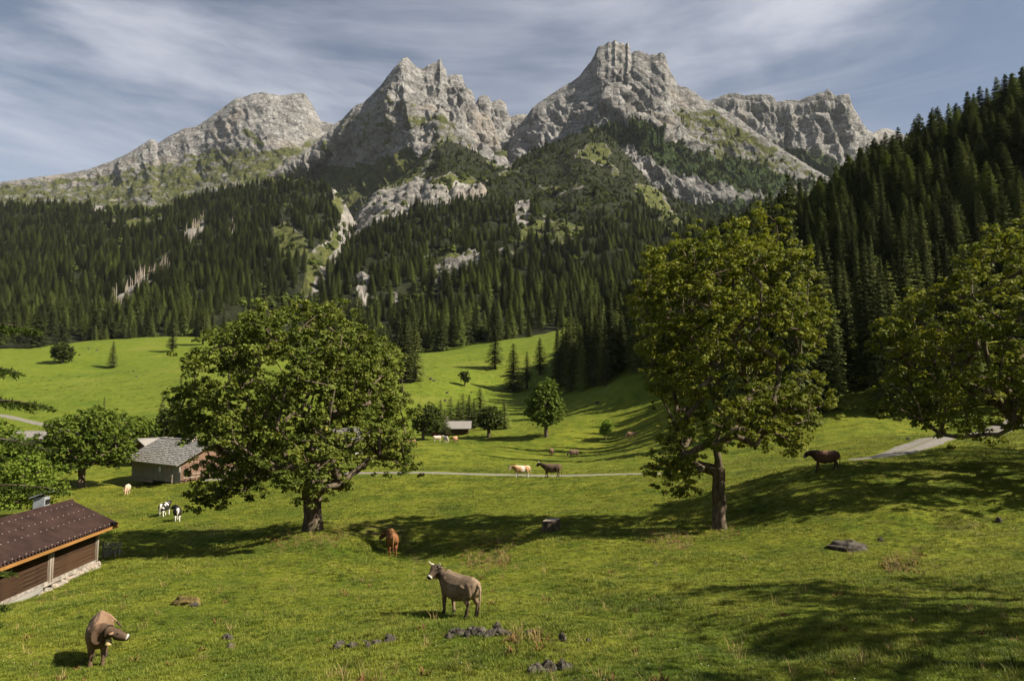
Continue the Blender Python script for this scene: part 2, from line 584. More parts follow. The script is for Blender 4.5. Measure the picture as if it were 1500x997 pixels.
# ------------------------------------------------------------------ ground
CTRL = [  # (pixel x, pixel y, forward distance) of places where the meadow is seen
    (750, 997, 14.5), (0, 997, 16.5), (135, 972, 18), (1500, 997, 12.5), (1100, 997, 13.5), (400, 940, 19.5), (668, 900, 21.5),
    (1000, 900, 20), (1300, 900, 18), (1500, 900, 16.5), (300, 860, 27), (141, 826, 38), (0, 881, 30), (200, 900, 23), (573, 812, 42),
    (460, 783, 44), (1055, 776, 42), (808, 779, 44), (900, 802, 37), (1240, 804, 33), (1410, 772, 36), (1500, 800, 31), (1207, 690, 50),
    (1500, 690, 48), (1400, 640, 80), (1300, 665, 66), (1000, 830, 31), (700, 850, 30), (500, 860, 30),
    (770, 697, 84), (900, 696, 80), (620, 692, 86), (660, 742, 58), (750, 720, 70), (1000, 725, 57), (250, 766, 60), (186, 723, 88),
    (262, 707, 92), (192, 710, 98), (119, 711, 95), (300, 803, 47), (30, 765, 60), (400, 730, 72), (925, 643, 150), (655, 647, 155),
    (800, 638, 165), (1150, 640, 110), (1200, 613, 115), (1400, 624, 105), (1500, 619, 100), (665, 636, 185), (350, 655, 140),
    (0, 655, 150), (100, 622, 200), (0, 607, 215), (300, 560, 270), (165, 538, 350), (92, 532, 360), (0, 515, 400), (-60, 514, 410), (60, 511, 410), (130, 505, 415), (310, 505, 400), (200, 501, 420),
    (-200, 520, 400), (-200, 640, 180),
    (620, 602, 220), (700, 602, 215), (640, 560, 260), (750, 573, 265), (725, 541, 300), (630, 532, 320), (800, 501, 340), (700, 518, 335),
    (830, 546, 275), (800, 612, 195), (450, 520, 380), (840, 617, 175), (880, 590, 185), (945, 549, 192), (900, 641, 160), (1020, 600, 150),
    (1000, 430, 270), (1100, 380, 280), (1200, 330, 280), (1300, 272, 280), (1400, 222, 285), (1500, 180, 290), (1650, 120, 300), (1850, 60, 300),
    (1200, 480, 190), (1350, 450, 185), (1500, 420, 180), (1350, 540, 140), (1500, 520, 133), (1100, 560, 170), (1100, 470, 220), (1750, 420, 170), (1750, 600, 90),
    (1000, 450, 430), (1300, 400, 430), (1600, 330, 430),
]
cw = at([c[0] for c in CTRL], [c[1] for c in CTRL], [c[2] for c in CTRL])
near = []
for az in (-0.8, -0.4, 0, 0.4, 0.8):
    for r, z in ((2.0, -1.75), (4.5, -2.75), (8.5, -4.2)):
        near.append((r * math.sin(az), r * math.cos(az), z + 0.03 * r * az))
near += [(-16, 10, -5.6), (20, 14, -4.6), (-40, 30, -9.5), (45, 40, -4.5)]
cw = np.concatenate([cw, np.array(near)])


def _lp(x, y):
    az = np.clip(np.arctan2(x, y), -0.86, 0.86)
    r = np.clip(np.hypot(x, y), 2.0, 520)
    return np.stack([az * 1.7, np.log(r)], -1)


_c = _lp(cw[:, 0], cw[:, 1])


def _phi(d2):
    return 0.5 * d2 * np.log(d2 + 1e-12)


_K = _phi(((_c[:, None] - _c[None]) ** 2).sum(-1)) + np.eye(len(_c)) * 4e-4
_P = np.concatenate([np.ones((len(_c), 1)), _c], 1)
_A = np.block([[_K, _P], [_P.T, np.zeros((3, 3))]])
_w = np.linalg.solve(_A, np.concatenate([cw[:, 2], np.zeros(3)]))

# mounds and hollows: (x, y, radius, height)
BUMPS = []
for px, py, Y, rad, h in ((1408, 768, 36.5, 1.1, 0.55), (1320, 835, 28, 0.8, 0.28), (700, 795, 42, 2.2, 0.55), (850, 800, 38, 3.0, 0.25), (1180, 790, 36, 3.5, 0.35),
                          (545, 772, 47, 3.2, -0.55), (640, 815, 38, 2.0, -0.25), (900, 870, 23.5, 2.2, -0.30), (980, 900, 20, 2.0, -0.34), (1060, 925, 17.6, 1.7, -0.32),
                          (1150, 945, 16, 1.8, -0.3), (70, 855, 34.2, 3.2, -0.42), (20, 875, 31, 2.6, -0.25), (125, 838, 37.5, 2.4, -0.30), (820, 858, 26, 2.0, -0.18), (470, 790, 42, 4.0, 0.35), (1320, 760, 39, 2.5, 0.3)):
    p = at(px, py, Y)
    BUMPS.append((p[0], p[1], rad, h))

ROADS = {}


def ground_base(x, y):
    x = np.asarray(x, float); y = np.asarray(y, float)
    sh = x.shape
    xf, yf = x.ravel(), y.ravel()
    z = np.empty(xf.shape)
    for s in range(0, len(xf), 60000):
        q = _lp(xf[s:s + 60000], yf[s:s + 60000])
        d2 = ((q[:, None] - _c[None]) ** 2).sum(-1)
        z[s:s + 60000] = _phi(d2) @ _w[:-3] + _w[-3] + q @ _w[-2:]
    az = np.abs(np.arctan2(xf, yf)); r = np.hypot(xf, yf)
    back = smooth(az, 1.0, 2.4)
    z = z * (1 - back) + back * (-1.7 + 0.22 * np.minimum(r, 90))
    far = smooth(r, 575, 700)
    z = z * (1 - far) + far * (-40)
    return z.reshape(sh)


_road_pts = None


def road_mask(x, y):
    if _road_pts is None:
        return np.zeros(np.shape(x))
    x = np.asarray(x, float); y = np.asarray(y, float)
    m = np.zeros(x.shape)
    for pts, w in _road_pts:
        d = np.full(x.shape, 1e9)
        for k in range(len(pts) - 1):
            x0, y0 = pts[k][:2]; x1, y1 = pts[k + 1][:2]
            ex, ey = x1 - x0, y1 - y0
            t = np.clip(((x - x0) * ex + (y - y0) * ey) / (ex * ex + ey * ey + 1e-9), 0, 1)
            d = np.minimum(d, np.hypot(x - x0 - t * ex, y - y0 - t * ey))
        m = np.maximum(m, 1 - smooth(d, w * 0.6, w * 1.3))
    return m


def ground_z(x, y):
    x = np.asarray(x, float); y = np.asarray(y, float)
    z = ground_base(x, y)
    for bx, by, rad, h in BUMPS:
        z = z + h * np.exp(-((x - bx) ** 2 + (y - by) ** 2) / (rad * rad * 0.5))
    r = np.hypot(x, y)
    flat = 1 - 0.85 * road_mask(x, y)
    P = np.stack([x, y, 0 * x], -1)
    a20 = 0.9 * smooth(r, 45, 200)
    z = z + flat * a20 * fbm(P / 28.0, 3)
    z = z + flat * (0.32 * smooth(r, 6, 30)) * fbm(P / 7.0 + 9.1, 3) * (1 - 0.5 * smooth(r, 150, 300))
    z = z + flat * 0.10 * fbm(P / np.array([1.9, 1.5, 1]) + 3.3, 2) * (1 - smooth(r, 70, 130))
    return z


# the two tracks: centre lines from where they are seen
def road_line(cs):
    p = at([c[0] for c in cs], [c[1] for c in cs], [c[2] for c in cs])
    out = []
    for k in range(len(p) - 1):
        n = max(2, int(np.hypot(*(p[k + 1] - p[k])[:2]) / 1.0))
        for t in np.linspace(0, 1, n, endpoint=False):
            p0 = p[max(k - 1, 0)]; p1 = p[k]; p2 = p[k + 1]; p3 = p[min(k + 2, len(p) - 1)]
            out.append(0.5 * ((2 * p1) + (-p0 + p2) * t + (2 * p0 - 5 * p1 + 4 * p2 - p3) * t * t + (-p0 + 3 * p1 - 3 * p2 + p3) * t ** 3))
    out.append(p[-1])
    return np.array(out)


LANE = road_line([(300, 688, 92), (480, 690, 90), (620, 691.5, 86), (770, 692.5, 85), (945, 693, 80), (1080, 689, 72), (1180, 680, 64), (1240, 673, 61),
                  (1290, 668, 63), (1335, 658, 70), (1365, 648, 78), (1400, 638, 87), (1440, 629, 95), (1490, 622, 101), (1620, 612, 110)])
FARLANE = road_line([(-60, 600, 222), (0, 606.5, 214), (40, 613, 205), (75, 621, 196), (110, 634, 178), (75, 641, 168), (30, 644, 164), (-60, 650, 158)])
_road_pts = [(LANE[::3], 2.2), (FARLANE[::4], 1.7)]


def build_ground():
    c1 = np.radians(np.arange(-43, 43.01, 0.15))
    c2 = np.radians(np.concatenate([np.arange(-180, -60, 8.0), np.arange(-60, -43, 1.4)]))
    az = np.concatenate([c2, c1, -c2[::-1]])
    az[-1] = math.pi
    rad = np.concatenate([[0.6, 1.5, 3, 5, 7], np.geomspace(8.5, 590, 405), np.geomspace(640, 4200, 10)])
    A, Rr = np.meshgrid(az, rad)
    X, Y = Rr * np.sin(A), Rr * np.cos(A)
    Z = ground_z(X, Y)
    V = np.stack([X, Y, Z], -1).reshape(-1, 3)
    nr, nc = X.shape
    I = np.arange(nr * nc).reshape(nr, nc)
    q = np.stack([I[:-1, :-1], I[:-1, 1:], I[1:, 1:], I[1:, :-1]], -1).reshape(-1, 4)[:, ::-1]
    px, py = project(V)
    px = np.where(V[:, 1] > 1, px, -999)
    soil = np.zeros(len(V)); lush_shade = np.zeros(len(V))
    for poly, s in (([(480, 765), (560, 762), (600, 772), (600, 800), (630, 822), (610, 825), (575, 790), (500, 778)], 0.9),
                    ([(395, 790), (440, 775), (500, 780), (500, 795), (400, 800)], 0.6),
                    ([(680, 785), (745, 785), (740, 830), (680, 825)], 0.45),
                    ([(930, 775), (1020, 782), (1010, 805), (960, 800)], 0.7), ([(1290, 818), (1345, 812), (1350, 835), (1300, 838)], 1.0),
                    ([(1370, 765), (1445, 758), (1445, 780), (1375, 778)], 0.6), ([(0, 888), (60, 872), (110, 855), (100, 868), (20, 895)], 0.8),
                    ([(130, 740), (180, 738), (185, 752), (140, 750)], 0.9), ([(270, 770), (330, 765), (330, 785), (280, 790)], 0.5),
                    ([(740, 925), (800, 920), (850, 950), (830, 965), (750, 960)], 0.5), ([(1100, 815), (1250, 790), (1280, 812), (1120, 830)], 0.25)):
        soil = np.maximum(soil, s * polymask(px, py, poly, 8))
    for poly, s in (([(800, 845), (900, 870), (1000, 890), (1100, 900), (1160, 940), (1500, 940), (1500, 997), (1200, 990), (1050, 945), (900, 905), (800, 870)], 0.9),
                    ([(630, 850), (760, 890), (800, 997), (460, 997), (500, 900)], 0.5), ([(560, 745), (900, 735), (950, 770), (600, 790)], 0.5),  # second patch here paints the tall maple's shadow band into the turf
                    ([(1000, 840), (1500, 820), (1500, 930), (1100, 930)], 0.35)):  # lower right turf coloured darker in place of shade
        lush_shade = np.maximum(lush_shade, s * polymask(px, py, poly, 25))
    sc = fbm(V / np.array([2.6, 1.6, 40.0]) + 51.0, 4, 0.6) * (V[:, 1] > 5) * (V[:, 1] < 75)
    soil = np.maximum(soil, 0.75 * smooth(sc, 0.33, 0.45))
    trail = np.abs(fbm(V / np.array([15.0, 7.0, 40.0]) + 23.0, 3)) + 10 * (V[:, 1] < 22) + 10 * (V[:, 1] > 80)
    soil = np.maximum(soil, 0.5 * (1 - smooth(trail, 0.006, 0.022)))
    up = smooth(V[:, 1], 150, 215)
    me = mesh_arrays('ground', V, q, {'soil': soil, 'lush_shade': lush_shade, 'upland': up})
    obj('ground', me, M['ground'], kind='structure')


build_ground()


def strip(name, line, w, m, lift=0.07, edge=0.25):
    n = len(line)
    d = np.gradient(line[:, :2], axis=0); d /= np.linalg.norm(d, axis=1)[:, None] + 1e-9
    nrm = np.stack([d[:, 1], -d[:, 0]], -1)
    offs = np.array([-1.0, -0.55, 0, 0.55, 1.0])
    rr = np.random.default_rng(3)
    jit = np.convolve(rr.normal(size=n + 8), np.ones(5) / 5, 'same')[4:-4]
    V = []
    for k, o in enumerate(offs):
        wj = w * (1 + (edge * jit if abs(o) == 1 else 0))
        xy = line[:, :2] + nrm * (o * wj)[:, None] if np.ndim(wj) else line[:, :2] + nrm * o * wj
        z = ground_z(xy[:, 0], xy[:, 1]) + (lift if abs(o) < 1 else np.minimum(lift, -0.04))
        V.append(np.concatenate([xy, z[:, None]], 1))
    V = np.stack(V, 1).reshape(-1, 3)
    I = np.arange(n * 5).reshape(n, 5)
    q = np.stack([I[:-1, :-1], I[:-1, 1:], I[1:, 1:], I[1:, :-1]], -1).reshape(-1, 4)
    obj(name, mesh_arrays(name, V, q[:, ::-1], {'across': np.tile(offs, n)}), m, kind='structure')


_hid = 1 - smooth(np.abs(750 + 1000 * LANE[:, 0] / LANE[:, 1] - 1120), 95, 125)
strip('gravel_path', LANE, 1.3 + 1.5 * smooth(750 + 1000 * LANE[:, 0] / LANE[:, 1], 1250, 1350), M['path'], 0.07 - 0.5 * _hid)
strip('gravel_path', FARLANE, 1.6, M['path'], 0.1)


def gp(px, py, Y):
    """Point on the meadow below pixel column px at distance Y."""
    p = at(px, py, Y)
    return Vector((p[0], p[1], float(ground_z(p[0], p[1]))))


# ------------------------------------------------------------------ mountains and wooded slopes
def interp(px, pts, key=1):
    pts = sorted(pts)
    return np.interp(px, [p[0] for p in pts], [p[key] for p in pts])


def loft(name, x0, x1, nu, nv, crest, base_y, rows, m, amp=30.0, jag=3.0, back=500.0, grass=(), wood=(), gully=1.0, warp=0.0, facet=0.0, dip=0.0):
    """A slope as a sheet of real depth: rows = [(fraction from crest to foot, distance or [(px, distance)])]."""
    px = np.linspace(x0, x1, nu)
    cy = interp(px, crest)
    by = interp(px, base_y) if isinstance(base_y, list) else np.full(nu, float(base_y))
    fr = np.array([r[0] for r in rows])
    Ys = np.stack([interp(px, r[1]) if isinstance(r[1], list) else np.full(nu, float(r[1])) for r in rows])
    pys = np.stack([cy + (r[2] if False else r[0]) * (by - cy) if len(r) < 3 else interp(px, r[2]) for r in rows])
    k = np.ones(9) / 9
    def sm(a):
        return np.stack([np.convolve(np.pad(row, 4, mode='edge'), k, 'valid') for row in a])
    Ys = sm(Ys)
    # smooth monotone interpolation between rows
    t = np.linspace(0, len(rows) - 1, nv)
    i = np.clip(np.floor(t).astype(int), 0, len(rows) - 2); f = t - i
    def cat(a):
        p0 = a[np.maximum(i - 1, 0)]; p1 = a[i]; p2 = a[i + 1]; p3 = a[np.minimum(i + 2, len(rows) - 1)]
        ff = f[:, None]
        return 0.5 * (2 * p1 + (p2 - p0) * ff + (2 * p0 - 5 * p1 + 4 * p2 - p3) * ff ** 2 + (-p0 + 3 * p1 - 3 * p2 + p3) * ff ** 3)
    PY, YY = cat(pys), cat(Ys)
    PX = np.broadcast_to(px, PY.shape)
    P = at(PX, PY, YY)
    du = np.gradient(P, axis=1); dv = np.gradient(P, axis=0)
    nr = np.cross(du, dv); nr /= np.linalg.norm(nr, axis=-1)[..., None] + 1e-9
    nr = np.where(nr[..., 1:2] > 0, -nr, nr)
    q = P / 100.0
    slope_q = q * np.array([1.0, 1.0, 0.24])
    w = np.stack([fbm(q * 0.7 + 5, 3), fbm(q * 0.7 + 25, 3), fbm(q * 0.7 + 45, 3)], -1)
    if facet:
        # clean faces cut by chutes that run down the fall line, blocks and slabs between them
        run = P[..., 0] * 1.0 + P[..., 2] * dip
        cq = np.stack([run / 62.0 + 0.55 * w[..., 0], P[..., 1] / 140.0, P[..., 2] / 420.0 + 0.2 * w[..., 2]], -1)
        ch = fbm(cq, 3, 0.45, 2.1, True)
        fq = q @ np.array([[1, 0, 0.45], [0, 1, 0], [-0.45, 0, 1.0]]) * np.array([1, 1, 0.55]) + 0.22 * w
        d = gully * (0.95 * ch) + 0.16 * fbm(q * 2.2 + 0.4 * w, 6, 0.6) + facet * (0.9 * facets(fq * 0.30 + 1.5, 31) + 0.20 * facets(fq * 0.95, 3) + 0.10 * facets(fq * 2.3 + 7, 9) + 0.06 * facets(fq * 5.5 + 3, 21))
    else:
        d = gully * 0.8 * fbm(slope_q * 0.75 + 0.5 * w + 3.0, 7, 0.55, 2.07, True) + 0.35 * fbm(q * 1.4 + 0.4 * w, 7, 0.6)
    if facet == 0:
        d = d - 0.2
        for p_, s_ in wood:
            if s_ < 0:
                rockm = polymask(PX, PY, p_, 6)
                d = d + rockm * (0.30 * facets(q * 2.1, 3) + 0.18 * facets(q * 6.3 + 7, 9))
    if warp:      # tilted strata
        s = P[..., 2] * 0.92 + P[..., 0] * warp + 26 * w[..., 0]
        d = d + 0.09 * np.sin(s / 9.0) + 0.34 * (np.mod(s / 46.0 + 0.3 * w[..., 1], 1.0) - 0.5)
    fade = smooth(np.arange(nv) / nv, -0.02, 0.22 if facet else 0.13)[:, None] * (1 - (0 if facet else 0.97) * smooth(np.arange(nv) / nv, 0.62, 0.80)[:, None])
    P2 = P + nr * (amp * (d - (0.6 if facet else 0.25)) * fade)[..., None]
    P2[..., 2] += (jag * fbm(np.stack([PX / 7.0, PY * 0 + 3, PY * 0 + x0], -1), 4, 0.6)) * (1 - smooth(np.arange(nv) / nv, 0, 0.05))[:, None]
    ga = np.zeros(PX.shape); wa = np.zeros(PX.shape)
    wob = 10 * fbm(np.stack([PX / 30.0, PY / 30.0, PX * 0 + 1.7], -1), 3)
    for poly, s in grass:
        ga = np.maximum(ga, s * polymask(PX + wob, PY + wob, poly, 9))
    for poly, s in wood:
        wa = np.maximum(wa, s * polymask(PX + wob, PY + wob, poly, 6)) if s > 0 else wa * (1 - polymask(PX + wob * 0.5, PY + wob * 0.5, poly, 4))
    if facet == 0:
        gapn = fbm(P / np.array([150.0, 150.0, 260.0]) + 3.3, 4, 0.6)
        gp_ = smooth(gapn, 0.20, 0.30) * (1 - smooth(np.arange(nv) / nv, 0.80, 0.86))[:, None]
        ga = np.maximum(ga, 0.8 * gp_); wa = wa * (1 - gp_)
    # the far side of the ridge
    nb = 5
    backs = []
    for b in range(nb, 0, -1):
        Bk = P2[0].copy(); s = b / nb
        Bk[:, 1] += back * s; Bk[:, 0] *= 1 + back * s / np.maximum(P2[0, :, 1], 1) * 0.0
        Bk[:, 2] -= 1.0 * back * s + 10 * fbm(Bk / 80.0, 3)
        backs.append(Bk)
    V = np.concatenate([np.stack(backs), P2], 0)
    n2 = V.shape[0]
    ga2 = np.concatenate([np.repeat(ga[:1], nb, 0), ga]); wa2 = np.concatenate([np.repeat(wa[:1], nb, 0), wa])
    I = np.arange(n2 * nu).reshape(n2, nu)
    f4 = np.stack([I[:-1, :-1], I[1:, :-1], I[1:, 1:], I[:-1, 1:]], -1).reshape(-1, 4)
    me = mesh_arrays(name, V.reshape(-1, 3), f4, {'grass': ga2.ravel(), 'wood': wa2.ravel()}, smooth_shade=not facet)
    obj(name, me, m, kind='structure')
    return dict(P=P2, px=PX, py=PY, wood=wa, grass=ga)


# ---- left massif
L1 = loft('mountain', -260, 600, 560, 150,
          [(-260, 292), (-80, 280), (0, 267), (40, 261), (90, 255), (130, 248), (160, 237), (185, 226), (205, 214), (220, 204), (226, 205), (231, 210), (250, 198), (270, 188),
           (286, 186), (300, 177), (318, 164), (333, 153), (345, 144), (358, 142), (370, 137), (385, 135), (400, 138), (414, 140), (430, 137), (446, 136), (450, 142), (456, 151),
           (463, 164), (470, 177), (480, 180), (488, 181), (520, 190), (600, 230)],
          345, [(0, 2750), (0.22, [(-260, 2700), (300, 2620), (400, 2520), (470, 2640), (600, 2700)]), (0.5, [(-260, 2450), (300, 2350), (420, 2300), (600, 2450)]), (0.75, 2050), (1.0, 1750)],
          M['rock'], amp=22, jag=4, gully=0.7, warp=-0.55, facet=0.8, dip=0.75,
          grass=[([(-260, 288), (0, 270), (90, 260), (150, 254), (260, 226), (330, 212), (400, 218), (470, 200), (520, 200), (560, 300), (400, 340), (-260, 340)], 0.60),
                 ([(350, 190), (375, 195), (390, 215), (370, 212)], 0.8), ([(110, 275), (150, 260), (145, 272), (60, 300), (170, 300), (240, 285), (300, 270), (260, 310), (60, 320)], 0.85),
                 ([(225, 260), (270, 240), (290, 250), (250, 280)], 0.75)])
# ---- middle peak
L2 = loft('mountain', 330, 860, 560, 210,
          [(330, 300), (380, 262), (420, 240), (450, 218), (480, 194), (490, 182), (502, 174), (514, 161), (523, 153), (530, 152), (545, 138), (560, 122), (568, 110), (575, 102),
           (584, 92), (590, 85), (596, 83), (603, 91), (609, 97), (616, 101), (624, 98), (632, 93), (640, 91), (645, 85), (649, 96), (654, 103), (655, 113), (659, 110), (668, 109),
           (677, 109), (680, 122), (683, 128), (691, 132), (695, 142), (697, 152), (701, 142), (708, 139), (716, 142), (720, 150), (726, 147), (734, 146), (741, 152), (742, 163),
           (748, 172), (757, 168), (766, 167), (775, 168), (800, 195), (860, 240)],
          360, [(0, [(330, 2150), (500, 2250), (580, 2230), (620, 2320), (740, 2380), (860, 2400)]),
                (0.15, [(330, 2160), (500, 2240), (562, 2000), (600, 2110), (640, 2200), (740, 2300), (860, 2350)]),
                (0.30, [(330, 2140), (480, 2290), (555, 1990), (600, 1880), (660, 2060), (740, 2240), (860, 2280)]),
                (0.45, [(330, 2080), (460, 2270), (520, 2110), (600, 1860), (645, 1740), (700, 1920), (760, 2130), (860, 2200)]),
                (0.62, [(330, 1900), (500, 1930), (640, 1690), (720, 1760), (780, 1960), (860, 2000)]),
                (1.0, 1480)],
          M['rock'], amp=34, jag=5, gully=1.0, warp=0.3, facet=0.85, dip=0.28,
          grass=[([(558, 128), (580, 135), (606, 152), (640, 190), (690, 208), (715, 232), (650, 222), (600, 200), (575, 165), (545, 160), (500, 190), (440, 235), (390, 262), (450, 218), (520, 165)], 0.52),
                 ([(470, 200), (560, 140), (600, 190), (560, 215), (470, 235)], 0.45),
                 ([(380, 262), (450, 245), (560, 235), (610, 225), (640, 250), (600, 290), (480, 320), (400, 300)], 0.9),
                 ([(720, 225), (745, 215), (752, 240), (725, 240)], 0.9), ([(640, 165), (680, 205), (660, 210), (625, 180)], 0.6)])
# ---- right peak with its shoulder and cliff band
L3 = loft('mountain', 715, 1330, 620, 230,
          [(715, 260), (740, 225), (752, 200), (760, 186), (770, 172), (780, 158), (790, 150), (800, 143), (815, 133), (830, 124), (842, 117), (850, 110), (858, 99), (864, 92), (871, 80),
           (874, 71), (879, 67), (886, 66), (891, 61), (896, 63), (901, 58), (905, 63), (911, 62), (916, 66), (920, 62), (922, 68), (924, 79), (929, 75), (936, 74), (943, 77),
           (952, 81), (960, 79), (968, 77), (974, 80), (977, 88), (979, 97), (983, 107), (988, 114), (992, 124), (999, 127), (1008, 129), (1018, 136), (1028, 143), (1040, 150), (1060, 160), (1080, 172),
           (1100, 188), (1130, 208), (1180, 240), (1240, 275), (1330, 330)],
          370, [(0, [(715, 2200), (900, 2150), (1040, 2050), (1330, 1900)]), (0.2, [(715, 2120), (860, 2040), (960, 2000), (1040, 1980), (1330, 1850)]),
                (0.4, [(715, 1980), (800, 1900), (950, 1850), (1100, 1830), (1330, 1800)]), (0.56, [(715, 1860), (860, 1770), (1000, 1700), (1330, 1700)]),
                (0.72, [(715, 1750), (900, 1690), (1060, 1660), (1330, 1600)]), (0.82, [(715, 1700), (900, 1640), (1060, 1560), (1330, 1500)]), (1.0, 1450)],
          M['rock'], amp=34, jag=5, gully=0.85, warp=-0.5, facet=1.0, dip=0.45,
          grass=[([(975, 165), (1045, 158), (1100, 190), (1175, 238), (1240, 280), (1180, 300), (1100, 260), (1000, 200)], 0.56), ([(850, 185), (900, 178), (940, 192), (900, 205), (850, 200)], 0.7),
                 ([(1050, 180), (1110, 200), (1150, 230), (1080, 210)], 0.75), ([(920, 280), (960, 275), (1005, 330), (985, 345), (940, 310)], 0.95)],
          wood=[([(862, 182), (905, 178), (960, 196), (1020, 218), (1080, 232), (1130, 252), (1190, 262), (1190, 282), (1100, 278), (1040, 264), (985, 246), (925, 214), (885, 206)], 0.75),
                ([(940, 300), (1040, 292), (1110, 280), (1200, 300), (1330, 320), (1330, 370), (930, 370)], 0.95)])
# ---- far wall on the right
L4 = loft('mountain', 980, 1480, 420, 130,
          [(980, 190), (1020, 160), (1036, 148), (1050, 144), (1062, 138), (1075, 136), (1085, 138), (1092, 140), (1104, 138), (1118, 138), (1128, 139), (1134, 143), (1138, 149), (1150, 147), (1160, 146), (1172, 147),
           (1182, 142), (1190, 140), (1200, 136), (1207, 135), (1213, 130), (1218, 136), (1225, 141), (1236, 138), (1244, 138), (1246, 146), (1249, 155), (1253, 163), (1258, 170), (1263, 180), (1270, 189),
           (1278, 195), (1286, 191), (1294, 188), (1304, 189), (1330, 200), (1480, 250)],
          330, [(0, [(980, 2500), (1190, 2450), (1240, 2420), (1300, 2600), (1480, 2600)]), (0.3, [(980, 2430), (1150, 2400), (1200, 2370), (1240, 2360), (1300, 2480), (1480, 2500)]),
                (0.6, [(980, 2280), (1220, 2270), (1480, 2300)]), (1.0, 2000)],
          M['rock'], amp=32, jag=5, gully=1.3, warp=0.1, facet=0.7, dip=0.05,
          grass=[([(1040, 215), (1100, 200), (1200, 215), (1240, 240), (1200, 280), (1080, 260)], 0.4)],
          wood=[([(1100, 235), (1150, 215), (1200, 228), (1230, 240), (1260, 330), (1100, 330)], 0.7)])
# ---- wooded slope on the left
L5 = loft('wooded_hillside', -330, 590, 300, 150,
          [(-330, 318), (0, 302), (60, 300), (170, 300), (185, 312), (235, 306), (270, 294), (300, 284), (350, 274), (400, 268), (440, 264), (470, 266), (490, 276), (505, 296), (520, 325), (545, 370), (590, 430)],
          545, [(0, 1350), (0, 1050, [(-330, 370), (0, 352), (300, 335), (440, 325), (490, 335), (520, 375), (560, 430), (590, 480)]),
                (0, 750, [(-330, 425), (0, 415), (300, 405), (440, 400), (470, 410), (510, 450), (590, 520)]),
                (0, 450, [(-330, 505), (0, 500), (300, 498), (430, 495), (480, 510), (590, 540)]), (0, 370, [(-330, 550), (590, 560)])],
          M['hill'], amp=22, jag=0, gully=1.0, back=600,
          grass=[([(488, 280), (500, 290), (506, 308), (494, 345), (478, 380), (458, 420), (440, 425), (430, 385), (400, 360), (395, 335), (425, 325), (445, 345), (455, 372), (480, 350), (498, 320)], 0.9),
                 ([(165, 290), (260, 290), (250, 312), (140, 316)], 0.95), ([(150, 452), (190, 420), (240, 385), (258, 395), (215, 430), (170, 458)], 0.55), ([(40, 490), (160, 488), (160, 505), (40, 505)], 0.8),
                 ([(300, 478), (420, 470), (460, 440), (470, 490), (300, 500)], 0.75)],
          wood=[([(-400, 200), (700, 200), (700, 600), (-400, 600)], 1.0), ([(485, 275), (515, 288), (528, 305), (515, 345), (492, 382), (468, 422), (440, 428), (452, 375), (480, 350), (498, 320)], -1),
                ([(400, 335), (425, 328), (445, 345), (452, 372), (430, 385), (405, 365)], -1), ([(150, 293), (262, 290), (250, 310), (110, 314)], -1),
                ([(155, 450), (195, 415), (240, 385), (255, 395), (215, 430), (170, 456)], -1), ([(270, 345), (300, 320), (296, 345), (278, 362)], -1)])
# ---- wooded slope in the middle
L6 = loft('wooded_hillside', 385, 1280, 420, 200,
          [(385, 440), (450, 400), (480, 370), (515, 318), (540, 292), (565, 275), (590, 258), (612, 238), (632, 214), (646, 206), (670, 210), (700, 224), (730, 244), (748, 240), (765, 230), (800, 212), (840, 198),
           (880, 192), (900, 206), (925, 236), (955, 272), (1000, 302), (1040, 315), (1090, 328), (1280, 360)],
          560, [(0, 1600), (0, 1350, [(385, 460), (460, 415), (490, 375), (520, 330), (560, 293), (600, 276), (640, 262), (700, 268), (760, 264), (850, 252), (915, 270), (955, 300), (1040, 338), (1280, 395)]),
                (0, 1000, [(385, 480), (460, 435), (480, 410), (510, 370), (560, 340), (640, 328), (800, 325), (950, 330), (1040, 355), (1280, 420)]),
                (0, 620, [(385, 525), (450, 470), (480, 445), (520, 425), (700, 415), (900, 415), (1280, 460)]),
                (0, 380, [(385, 545), (500, 522), (620, 515), (700, 508), (800, 492), (900, 500), (1280, 520)]), (0, 290, [(385, 575), (1280, 575)])],
          M['hill'], amp=30, jag=0, gully=1.1, back=500,
          grass=[([(500, 345), (530, 290), (545, 265), (600, 240), (640, 205), (625, 240), (605, 262), (560, 285), (520, 320)], 0.85), ([(640, 208), (665, 205), (690, 218), (650, 225), (600, 250)], 0.7),
                 ([(930, 270), (962, 275), (1005, 330), (985, 342), (945, 300)], 0.9), ([(480, 480), (520, 440), (560, 470), (600, 500), (520, 515)], 0.75), ([(780, 300), (830, 270), (900, 290), (860, 320)], 0.35)],
          wood=[([(300, 100), (1400, 100), (1400, 700), (300, 700)], 1.0),
                ([(492, 352), (520, 305), (548, 278), (600, 258), (655, 266), (705, 274), (722, 290), (665, 300), (615, 304), (580, 324), (525, 346), (498, 395), (478, 440), (455, 448), (466, 400)], -1),
                ([(622, 398), (655, 378), (700, 368), (706, 386), (640, 416)], -1), ([(523, 412), (546, 394), (541, 425), (537, 462), (526, 462)], -1),
                ([(749, 286), (776, 284), (778, 318), (772, 338), (760, 342)], -1), ([(550, 230), (600, 236), (640, 205), (652, 206), (610, 258), (545, 268)], -1),
                ([(930, 270), (962, 275), (1005, 330), (985, 342), (945, 300)], -1), ([(730, 236), (752, 232), (750, 250), (728, 252)], -1), ([(660, 282), (705, 272), (700, 290), (664, 296)], -1)])

